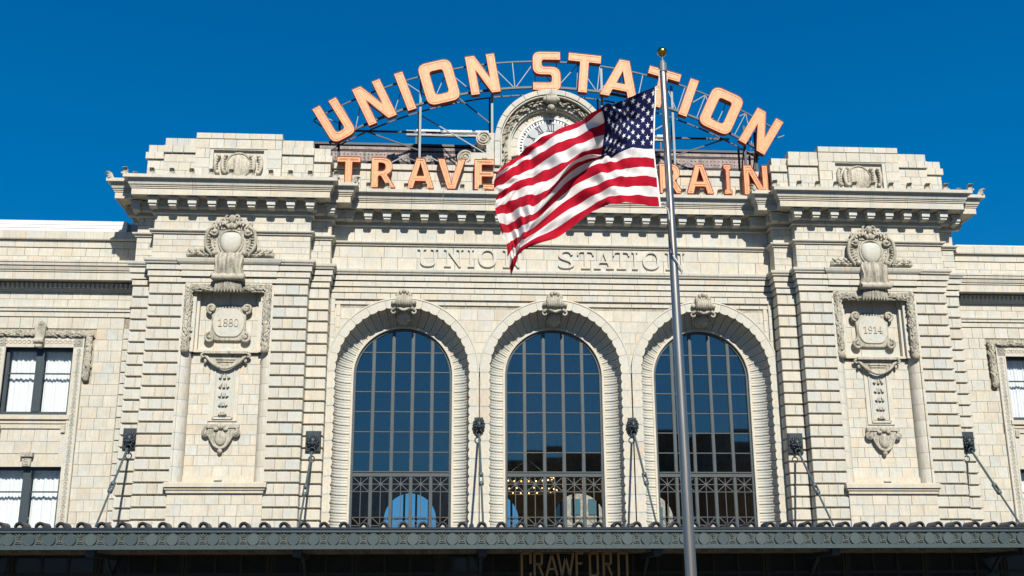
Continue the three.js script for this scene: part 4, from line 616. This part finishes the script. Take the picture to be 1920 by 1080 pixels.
function channelLetter(parent, shape, w, H, cx, cy, rot, z, depth, name = 'letter') {
  const T = g => g.translate(-w / 2, -.5, 0).scale(H, H, 1);
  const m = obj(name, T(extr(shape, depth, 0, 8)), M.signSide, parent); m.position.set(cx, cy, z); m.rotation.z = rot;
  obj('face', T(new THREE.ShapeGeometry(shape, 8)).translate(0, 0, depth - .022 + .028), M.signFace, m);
  const outline = pts => { const c = new THREE.CatmullRomCurve3(pts.map(p => V(p.x, p.y, 0)), true, 'catmullrom', 0.02); return c; };
  const cen = new THREE.Vector2(); for (const src of [shape.getPoints(6)]) { // exposed tubing just inside the outline
    const P = []; for (const p of src) if (!P.length || p.distanceTo(P[P.length - 1]) > .004) P.push(p); if (P[0].distanceTo(P[P.length - 1]) < .004) P.pop();
    const area = THREE.ShapeUtils.area(P), sg = area > 0 ? 1 : -1, n = P.length, pts = [];
    for (let i = 0; i < n; i++) { const a = P[(i + n - 1) % n], b = P[i], c = P[(i + 1) % n], d1 = b.clone().sub(a).normalize(), d2 = c.clone().sub(b).normalize(), nn = new THREE.Vector2(-(d1.y + d2.y), d1.x + d2.x).multiplyScalar(sg / Math.max(.5, 1 + d1.dot(d2))); pts.push(b.clone().addScaledVector(nn, .045)); }
    const seg = []; for (let i = 0; i < n; i++) { const a = pts[i], b = pts[(i + 1) % n]; if (a.distanceTo(b) > .01) seg.push(bar(V((a.x - w / 2) * H, (a.y - .5) * H, 0), V((b.x - w / 2) * H, (b.y - .5) * H, 0), .007, 5)); }
    obj('neon_tube', merge(seg).translate(0, 0, depth + .016), M.neon, m);
    obj('rim', rimBars([shape, ...shape.holes], p => V((p.x - w / 2) * H, (p.y - .5) * H, depth + .012), .013), M.signSide, m);
  }
  return m;
}
{
  const sg = thing('rooftop_sign', 'arched rooftop sign reading UNION STATION in peach channel letters on a steel truss', 'sign'), CXs = .06, CYs = 6.75, LZ = -.2;
  const at = (deg, R, z = LZ) => V(CXs + R * Math.sin(deg * PI / 180), CYs + R * Math.cos(deg * PI / 180), z);
  [['U', -31.4], ['N', -25.3], ['I', -20.7], ['O', -15.75], ['N', -9.45], ['S', -.35], ['T', 4.95], ['A', 10.4], ['T', 16.15], ['I', 20.3], ['O', 25.3], ['N', 31.6]].forEach(([ch, deg]) => { const H = ch === 'O' ? 2.3 : 2.12, p = at(deg, 20.28), [[w], [s]] = GL[ch]; channelLetter(sg, s, w, H, p.x, p.y, -deg * PI / 180, LZ - .3, .3); });
  const K = (n, g, m) => obj(n, Array.isArray(g) ? merge(g) : g, m, sg);
  for (const [R, z, w] of [[21.03, -.68, .07], [19.56, -.62, .11], [19.56, -1.5, .06]]) { const g = []; for (let a = -33.6; a < 33.5; a += 2.4) g.push(beam(at(a, R, z), at(a + 2.4, R, z), w, w)); K('chord', g, M.steel); }
  K('end_strut', [beam(at(-33.7, 21.0, -.68), at(-31.6, 19.3, -.65), .05, .05)], M.steel); K('end_strut', [beam(at(33.7, 21.0, -.68), at(31.6, 19.3, -.65), .05, .05)], M.steel);
  for (let k = 0; k < 22; k++) { const a = -32.4 + k * 3.05; K('web_bar', beam(at(a, 19.56, -.68), at(a, 21.0, -.68), .04, .04), M.steelGrey); K('web_bar', k % 2 ? beam(at(a, 19.56, -.68), at(a + 3.05, 21.0, -.68), .04, .04) : beam(at(a, 21.0, -.68), at(a + 3.05, 19.56, -.68), .04, .04), M.steelGrey); }
  const chY = x => CYs + Math.sqrt(19.56 ** 2 - x * x);
  for (const x of [-10.3, -6.35, -2.78, 2.77, 6.35, 9.95, 10.5]) { K('post', [beam(V(x, 19.4, -.7), V(x, chY(x) + (Math.abs(x) > 9 ? .9 : 1.35), -.7), .11, .11)], Math.abs(x) > 9 ? M.steel : M.steelGrey); K('back_post', [beam(V(x - .08, 19.4, -1.55), V(x - .08, chY(x), -1.55), .09, .09)], M.steel); K('back_brace', beam(V(x, chY(x), -.7), V(x, 19.5, -3.2), .06, .06), M.steel); }
  K('rail', [beam(V(-9.6, 24.1, -1.5), V(9.4, 24.1, -1.5), .09, .09)], M.steel);
  for (const s of [-1, 1]) { K('brace', beam(V(s * 9.1, 23.9, -1), V(s * 6.35, 22.9, -1), .06, .06), M.steel); K('brace', beam(V(s * 6.35, 24.9, -1.2), V(s * 2.9, 22.8, -1.2), .055, .055), M.steelGrey); K('brace', beam(V(s * 4.7, 26.1, -1.2), V(s * 2.8, 24.5, -1.2), .055, .055), M.steel); K('brace', beam(V(s * 9.0, 21.5, -.9), V(s * 7.0, 22.6, -.9), .055, .055), M.steelGrey); K('brace', beam(V(s * 6.0, 22.6, -.9), V(s * 3.8, 21.5, -.9), .055, .055), M.steelGrey); K('brace', beam(V(s * 7, 22.55, -1.1), V(s * 4.2, 21.6, -1.1), .06, .06), M.steel); }
}
// ------------------------------------------------------------------ wall sign
{
  const ws = thing('wall_sign', 'peach channel letters TRAVEL BY TRAIN standing along the attic below the arched sign', 'sign');
  const L = [['T', -9.58, 1.08], ['R', -7.96, 1.12], ['A', -6.25, 1.28], ['V', -4.80, 1.30], ['E', -3.26, .92], ['L', -1.75, .86], ['B', .5, 1.05], ['Y', 2.05, 1.2], ['T', 4.05, 1.08], ['R', 5.62, 1.12], ['A', 6.98, 1.28], ['I', 8.33, .36], ['N', 9.69, 1.16]];
  for (const [ch, cx, w] of L) {
    const T = g => { g.computeBoundingBox(); const b = g.boundingBox; g.translate(-(b.min.x + b.max.x) / 2, -b.min.y, 0); g.scale(w / (b.max.x - b.min.x), 1.5 / (b.max.y - b.min.y), 1); return g; };
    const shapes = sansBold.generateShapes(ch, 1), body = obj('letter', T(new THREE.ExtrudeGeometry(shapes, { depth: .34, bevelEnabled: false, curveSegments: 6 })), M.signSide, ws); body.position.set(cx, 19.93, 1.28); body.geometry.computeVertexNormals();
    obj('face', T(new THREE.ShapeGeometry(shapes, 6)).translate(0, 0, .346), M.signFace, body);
    const seg = [], g0 = new THREE.ShapeGeometry(shapes, 6); g0.computeBoundingBox(); const b = g0.boundingBox, sx = w / (b.max.x - b.min.x), sy = 1.5 / (b.max.y - b.min.y), q = (x, y) => V((x - (b.min.x + b.max.x) / 2) * sx, (y - b.min.y) * sy, .36);
    for (const s of shapes) { const P = s.getPoints(6).filter((p, i, l) => !i || p.distanceTo(l[i - 1]) > .004); const n = P.length, sg = THREE.ShapeUtils.area(P) > 0 ? 1 : -1, o = P.map((p, i) => { const a = P[(i + n - 1) % n], c = P[(i + 1) % n], d1 = p.clone().sub(a), d2 = c.clone().sub(p); if (d1.length() < 1e-5 || d2.length() < 1e-5) return p.clone(); d1.normalize(); d2.normalize(); return p.clone().addScaledVector(new THREE.Vector2(-(d1.y + d2.y), d1.x + d2.x), sg * .07 / Math.max(.6, 1 + d1.dot(d2))); }); for (let i = 0; i < n; i++) { const a = o[i], c = o[(i + 1) % n]; if (a.distanceTo(c) > .02) seg.push(bar(q(a.x, a.y), q(c.x, c.y), .008, 5)); } }
    obj('neon_tube', seg, M.neon, body); obj('rim', rimBars(shapes.flatMap(k => [k, ...k.holes]), p => q(p.x, p.y), .013), M.signSide, body); obj('bracket', [bx(-.2, -.12, -.25, .02, .05, .25), bx(.12, .2, -.25, .02, .05, .25)], M.steel, body);
  }
}
// ------------------------------------------------------------------ hotel sign under the canopy
{
  const hs = thing('hanging_sign', 'dim gold CRAWFORD letters hanging under the canopy edge', 'sign');
  const st = { C: [[.42, .62, .42, 1], [.42, 1, .05, 1], [.05, 1, .05, 0], [.05, 0, .42, 0], [.42, 0, .42, .3]], R: [[.05, 0, .05, 1], [.05, 1, .38, 1], [.38, 1, .38, .52], [.38, .52, .05, .52], [.22, .52, .42, 0]], A: [[.02, 0, .23, 1], [.23, 1, .44, 0], [.1, .3, .36, .3]], W: [[.0, 1, .17, 0], [.17, 0, .33, .85], [.33, .85, .5, 0], [.5, 0, .66, 1]], F: [[.05, 0, .05, 1], [.05, 1, .38, 1], [.05, .55, .32, .55]], O: [[.05, 0, .05, 1], [.05, 1, .4, 1], [.4, 1, .4, 0], [.4, 0, .05, 0]], D: [[.05, 0, .05, 1], [.05, 1, .4, 1], [.4, 1, .4, 0], [.4, 0, .05, 0]] };
  [['C', -1.93, 1.05, .42], ['R', -1.42, .86, .40], ['A', -.92, .86, .46], ['W', -.44, .86, .62], ['F', .27, .86, .38], ['O', .80, .86, .40], ['R', 1.35, .86, .40], ['D', 1.95, 1.05, .44]].forEach(([ch, x, h, w]) => { const W = ch === 'W' ? .66 : .45; obj('letter', st[ch].flatMap(([a, b, c, d]) => [beam(V(x + a / W * w, 3.27 - h + b * h, 4.85), V(x + c / W * w, 3.27 - h + d * h, 4.85), .085, .1)]), M.gold, hs); });
  obj('hanger_rail', [bx(-2.05, 2.5, 3.30, 3.36, 4.82, 4.88), ...[-1.6, .3, 2.1].map(x => bx(x - .02, x + .02, 3.3, 3.46, 4.82, 4.88))], M.steel, hs);
}
// ------------------------------------------------------------------ flagpole and flag
{
  const fp = thing('flagpole', 'brushed steel flagpole with a gold ball in front of the third arched window', 'flagpole'); fp.position.set(-1.518, .53, 33); fp.scale.setScalar(.6787);
  const K = (n, g, m, p = fp) => obj(n, Array.isArray(g) ? merge(g) : g, m, p);
  K('shaft', new THREE.CylinderGeometry(.082, .141, 15.08, 32).translate(.061, 6.76, 0).applyMatrix4(new THREE.Matrix4().makeShear(0, 0, -.0089, 0, 0, 0)), M.poleSteel);
  K('truck', [new THREE.CylinderGeometry(.105, .105, .22, 20).translate(-.068, 14.42, 0), new THREE.CylinderGeometry(.05, .09, .12, 16).translate(-.068, 14.57, 0), new THREE.CylinderGeometry(.02, .02, .2, 8).translate(-.068, 14.68, 0)], M.steelGrey);
  K('ball', new THREE.SphereGeometry(.125, 28, 20).translate(-.068, 14.87, 0), M.ball);
  K('base_collar', [new THREE.CylinderGeometry(.3, .34, .12, 24).translate(.06, -.72, 0), new THREE.CylinderGeometry(.18, .26, .2, 24).translate(.06, -.58, 0)], M.poleSteel);
  K('halyard', [tube([[-.17, 14.35, .05], [-.20, 13.95, .05]], .012, 4, 5), tube([[-.11, 14.3, .1], [-.06, 11, .12], [-.06, 10.6, .12]], .008, 6, 5), tube([[-.26, 10.72, .05], [-.14, 10.66, .1], [-.12, 9.9, .12], [-.10, 9.5, .14]], .012, 8, 5)], M.rope);
  K('cleat_bag', [tube([[-.13, 10.35, .11], [-.11, 9.9, .12], [-.07, 9.45, .14]], .032, 10, 8)], M.black); K('pole_rope', [tube([[-.08, 9.47, .14], [.02, 9.30, .16], [.12, 9.12, .12], [.15, 9.0, .06]], .018, 12, 6)], M.rope);
  const ctrl = [[[-1.69,9.97,33.0],[-1.7,9.81,33.0],[-1.71,9.64,33.0],[-1.73,9.48,33.0],[-1.74,9.31,33.0],[-1.75,9.15,33.0],[-1.76,8.99,33.0],[-1.77,8.83,33.0],[-1.76,8.65,33.0],[-1.75,8.48,33.0],[-1.73,8.31,33.0],[-1.72,8.14,33.0],[-1.71,7.97,33.0],[-1.7,7.81,33.0]],[[-2.25,9.56,33.41],[-2.24,9.48,33.3],[-2.22,9.39,33.19],[-2.21,9.31,33.08],[-2.22,9.16,33.11],[-2.23,9.01,33.14],[-2.24,8.87,33.17],[-2.25,8.72,33.2],[-2.24,8.57,33.22],[-2.25,8.39,33.24],[-2.27,8.24,33.26],[-2.29,8.06,33.27],[-2.31,7.89,33.29],[-2.32,7.74,33.31]],[[-2.79,9.15,33.82],[-2.75,9.13,33.69],[-2.68,9.05,33.55],[-2.66,8.92,33.42],[-2.68,8.75,33.33],[-2.68,8.67,33.23],[-2.69,8.63,33.13],[-2.69,8.61,33.03],[-2.73,8.49,33.05],[-2.76,8.3,33.06],[-2.79,8.13,33.07],[-2.82,7.96,33.08],[-2.83,7.81,33.09],[-2.85,7.68,33.1]],[[-3.02,9.27,33.14],[-3.02,9.15,33.23],[-3.01,8.95,33.32],[-3.01,8.75,33.41],[-3.02,8.58,33.33],[-3.04,8.52,33.26],[-3.09,8.47,33.16],[-3.17,8.37,33.07],[-3.21,8.23,33.05],[-3.25,8.06,33.02],[-3.29,7.88,33.0],[-3.32,7.67,32.98],[-3.37,7.46,32.95],[-3.42,7.25,32.93]],[[-3.29,9.2,32.93],[-3.27,9.07,33.03],[-3.32,8.85,33.14],[-3.31,8.65,33.24],[-3.29,8.43,33.34],[-3.44,8.2,33.36],[-3.58,7.96,33.37],[-3.68,7.77,33.35],[-3.75,7.59,33.34],[-3.81,7.43,33.32],[-3.87,7.28,33.3],[-3.92,7.14,33.28],[-3.97,7.03,33.26],[-4.01,6.93,33.24]],[[-3.68,9.0,32.9],[-3.65,8.89,32.94],[-3.69,8.72,32.98],[-3.7,8.53,33.02],[-3.65,8.37,33.06],[-3.74,8.14,33.1],[-3.86,7.93,33.1],[-3.93,7.73,33.09],[-3.96,7.56,33.09],[-3.99,7.4,33.09],[-4.02,7.25,33.08],[-4.05,7.12,33.08],[-4.07,6.99,33.07],[-4.09,6.81,33.07]],[[-4.09,8.73,32.76],[-4.06,8.65,32.77],[-4.06,8.58,32.77],[-4.09,8.35,32.77],[-4.05,8.26,32.77],[-4.1,8.11,32.77],[-4.16,7.94,32.78],[-4.18,7.75,32.78],[-4.17,7.57,32.78],[-4.17,7.41,32.79],[-4.15,7.25,32.79],[-4.14,7.09,32.79],[-4.13,6.93,32.79],[-4.12,6.77,32.8]],[[-4.42,8.29,33.1],[-4.43,8.24,33.08],[-4.45,8.19,33.06],[-4.45,8.08,33.04],[-4.38,8.01,33.02],[-4.42,7.89,33.0],[-4.43,7.76,32.98],[-4.41,7.63,32.96],[-4.36,7.46,32.94],[-4.32,7.3,32.91],[-4.25,7.12,32.89],[-4.22,6.95,32.87],[-4.19,6.79,32.85],[-4.16,6.66,32.83]]];
  const us = [0, .2, .4, .5, .58, .7, .85, 1];
  const cr = (a, b, c, d, t) => .5 * (2 * b + (c - a) * t + (2 * a - 5 * b + 4 * c - d) * t * t + (3 * b - a - 3 * c + d) * t * t * t);
  const at = (u, v) => { let i = 0; while (i < us.length - 2 && u > us[i + 1]) i++; const tu = (u - us[i]) / (us[i + 1] - us[i]), k = Math.min(12, Math.floor(v * 13)), tv = v * 13 - k, ci = n => ctrl[Math.max(0, Math.min(us.length - 1, n))], r = []; for (let q = 0; q < 3; q++) { const row = [-1, 0, 1, 2].map(m => { const col = ci(i + m), g = n => col[Math.max(0, Math.min(13, n))][q]; return cr(g(k - 1), g(k), g(k + 1), g(k + 2), tv); }); r.push(cr(...row, tu)); } return r; };
  const NU = 120, NV = 78, p = [], uv = [], idx = [];
  for (let j = 0; j <= NV; j++) for (let i = 0; i <= NU; i++) {
    const u = i / NU, v = j / NV, a = at(u, v), free = Math.min(1, u * 4);
    const w = .085 * Math.sin(u * 21 + v * 9) * free + .05 * Math.sin(u * 34 - v * 11 + 1) * free + .03 * Math.sin(u * 58 + v * 34) * free + .018 * Math.sin(v * 52 + u * 25) * free + .028 * Math.sin(u * 75 + v * 16 + Math.sin(v * 9) * 2) * free + .012 * Math.sin(u * 120 - v * 40 + 3 * Math.sin(u * 9)) * free;
    p.push(a[0], a[1], a[2] + w * .68); uv.push(u, 1 - v); if (i < NU && j < NV) { const k = j * (NU + 1) + i; idx.push(k, k + NU + 1, k + 1, k + 1, k + NU + 1, k + NU + 2); }
  }
  const g = new THREE.BufferGeometry(); g.setAttribute('position', new THREE.Float32BufferAttribute(p, 3)); g.setAttribute('uv', new THREE.Float32BufferAttribute(uv, 2)); g.setIndex(idx); g.computeVertexNormals();
  const cv = document.createElement('canvas'); cv.width = 1520; cv.height = 800; const c = cv.getContext('2d');
  for (let k = 0; k < 13; k++) { c.fillStyle = k % 2 ? '#dcd9d6' : '#a90f28'; c.fillRect(0, k * 800 / 13, 1520, 800 / 13 + 1); }
  const cw = 1520 * .4, chh = 800 * 7 / 13; c.fillStyle = '#161c46'; c.fillRect(0, 0, cw, chh); c.fillStyle = '#e2e0de';
  const star = (x, y, r) => { c.beginPath(); for (let i = 0; i < 10; i++) { const a = -PI / 2 + i * PI / 5, R = i % 2 ? r * .382 : r; c[i ? 'lineTo' : 'moveTo'](x + R * Math.cos(a), y + R * Math.sin(a)); } c.closePath(); c.fill(); };
  for (let r = 0; r < 9; r++) for (let k = 0; k < (r % 2 ? 5 : 6); k++) star(cw * ((r % 2 ? 2 : 1) + 2 * k) / 12, chh * (r + 1) / 10, 25);
  c.fillStyle = '#f2f0ee'; c.fillRect(0, 0, 26, 800);
  const t = new THREE.CanvasTexture(cv); t.colorSpace = THREE.SRGBColorSpace; t.anisotropy = 8;
  const fl = thing('flag', 'large stars and stripes flag blowing from the steel flagpole', 'flag');
  obj('cloth', g, new THREE.MeshPhysicalMaterial({ map: t, roughness: .95, specularIntensity: .25, transmission: .18, thickness: 0, side: THREE.DoubleSide }), fl);
  for (const [u, v] of [[0, .02], [0, .98]]) { const a = at(u, v); obj('grommet', [new THREE.TorusGeometry(.035, .008, 6, 14).translate(a[0] + .02, a[1], a[2])], M.poleSteel, fl); }
}
// ------------------------------------------------------------------ information board behind the sign, chandelier in the hall
{
  for (const s of [-1, 1]) { const b = thing('display_board', s < 0 ? 'long grey and white board high behind the sign, left of the clock' : 'long grey and white board high behind the sign, beside the flagpole', 'board'); const x0 = s < 0 ? -7.2 : 3.2, x1 = s < 0 ? -2.6 : 7.4, y = 26.1, z = -6; obj('housing', bx(x0, x1, y - .22, y + .1, z - .2, z), M.steelGrey, b); obj('top_panel', [[.12, .40], [.44, .78], [.82, .99]].map(([a, c]) => bx(x0 + (x1 - x0) * a, x0 + (x1 - x0) * c, y - .03, y + .14, z, z + .03)), M.white, b); obj('label_strip', [[.18, .30], [.46, .60], [.72, .82]].map(([a, c]) => bx(x0 + (x1 - x0) * a, x0 + (x1 - x0) * c, y - .17, y - .09, z, z + .02)), M.white, b); obj('hanger', [bx(x0 + .5, x0 + .6, 20, y - .2, z - .15, z - .05), bx(x1 - .6, x1 - .5, 20, y - .2, z - .15, z - .05)], M.steel, b); }
  const ch = thing('chandelier', 'lit ring chandelier of small bulbs seen through the middle arched window', 'chandelier'); ch.position.set(-.75, 6.72, -6);
  const glow = new THREE.MeshStandardMaterial({ color: S(1, .8, .5), emissive: S(1, .55, .2), emissiveIntensity: 1.8 });
  for (const [y, R] of [[.55, 1.35], [-.05, 1.5]]) { obj('ring', new THREE.TorusGeometry(R, .03, 6, 40).rotateX(PI / 2).translate(0, y, 0), M.bronze, ch); for (let i = 0; i < 22; i++) { const a = i / 22 * 2 * PI; obj('bulb', new THREE.SphereGeometry(.038, 8, 6), glow, ch).position.set(R * Math.cos(a), y + .07, R * Math.sin(a)); } }
  obj('stem', [bar(V(0, .55, 0), V(0, 11.5, 0), .03), ...[0, 1, 2, 3].map(i => bar(V(1.35 * Math.cos(i * PI / 2), .55, 1.35 * Math.sin(i * PI / 2)), V(0, 1.6, 0), .015))], M.bronze, ch);
  const pl = new THREE.PointLight(new THREE.Color(1, .6, .28), 14, 0, 2); pl.position.set(0, .35, 0); pl.castShadow = true; ch.add(pl);
}
// ------------------------------------------------------------------ surrounding city: opposite the station (mirrored in the glass) and behind it (seen through the hall)
function tower(name, label, x0, x1, z0, z1, h, wall, glassy, bay2 = 3.2, floor = 3.6) {
  const t = thing(name, label, 'building', 'city buildings around the station'); const front = z0 > 0 ? z0 : z1, sgn = z0 > 0 ? -1 : 1;
  obj('walls', [bx(x0, x1, 0, h, z0, z1), bx(x0 - .3, x1 + .3, h, h + .8, z0 - .3, z1 + .3)], wall, t);
  const n = Math.floor((x1 - x0) / bay2), m = Math.floor(h / floor); const g = new THREE.BoxGeometry(bay2 * .6, floor * .55, .12);
  for (let j = 0; j < m; j++) for (let i = 0; i < n; i++) { const o = obj('window', g, glassy, t); o.position.set(x0 + (i + .5) * (x1 - x0) / n, (j + .6) * floor, front + sgn * .05); }
}
const bw = std(S(.20, .17, .14), { map: grimeMap }), bw2 = std(S(.32, .30, .27), { map: grimeMap }), cream = std(S(.40, .38, .33), { map: grimeMap }), teal = std(S(.06, .13, .15), { roughness: .15 }), dk = std(S(.03, .035, .04), { roughness: .2 });
tower('office_block', 'broad brown office block across the plaza mirrored in the middle window', 1, 20, 96, 116, 18.6, bw, dk, 5);
tower('office_block', 'tall dark office tower across the plaza mirrored in the third window', 22, 29, 104, 124, 24.5, bw, dk, 3.5);
tower('office_block', 'grey office block across the plaza mirrored beside the tall tower', 30.5, 66, 98, 118, 21.5, bw2, dk, 6);
tower('office_block', 'low grey office block across the plaza opposite the left pavilion', -44, -3, 98, 118, 11, bw2, dk, 6);
tower('apartment_block', 'cream apartment block behind the station seen through the third window', 15.5, 34, -80, -64, 26, cream, teal, 3);
tower('apartment_block', 'cream and teal apartment block behind the station seen through the middle window', 7.6, 14.5, -74, -60, 24, cream, teal, 1.5, 2.8);
renderer.render(scene, camera);
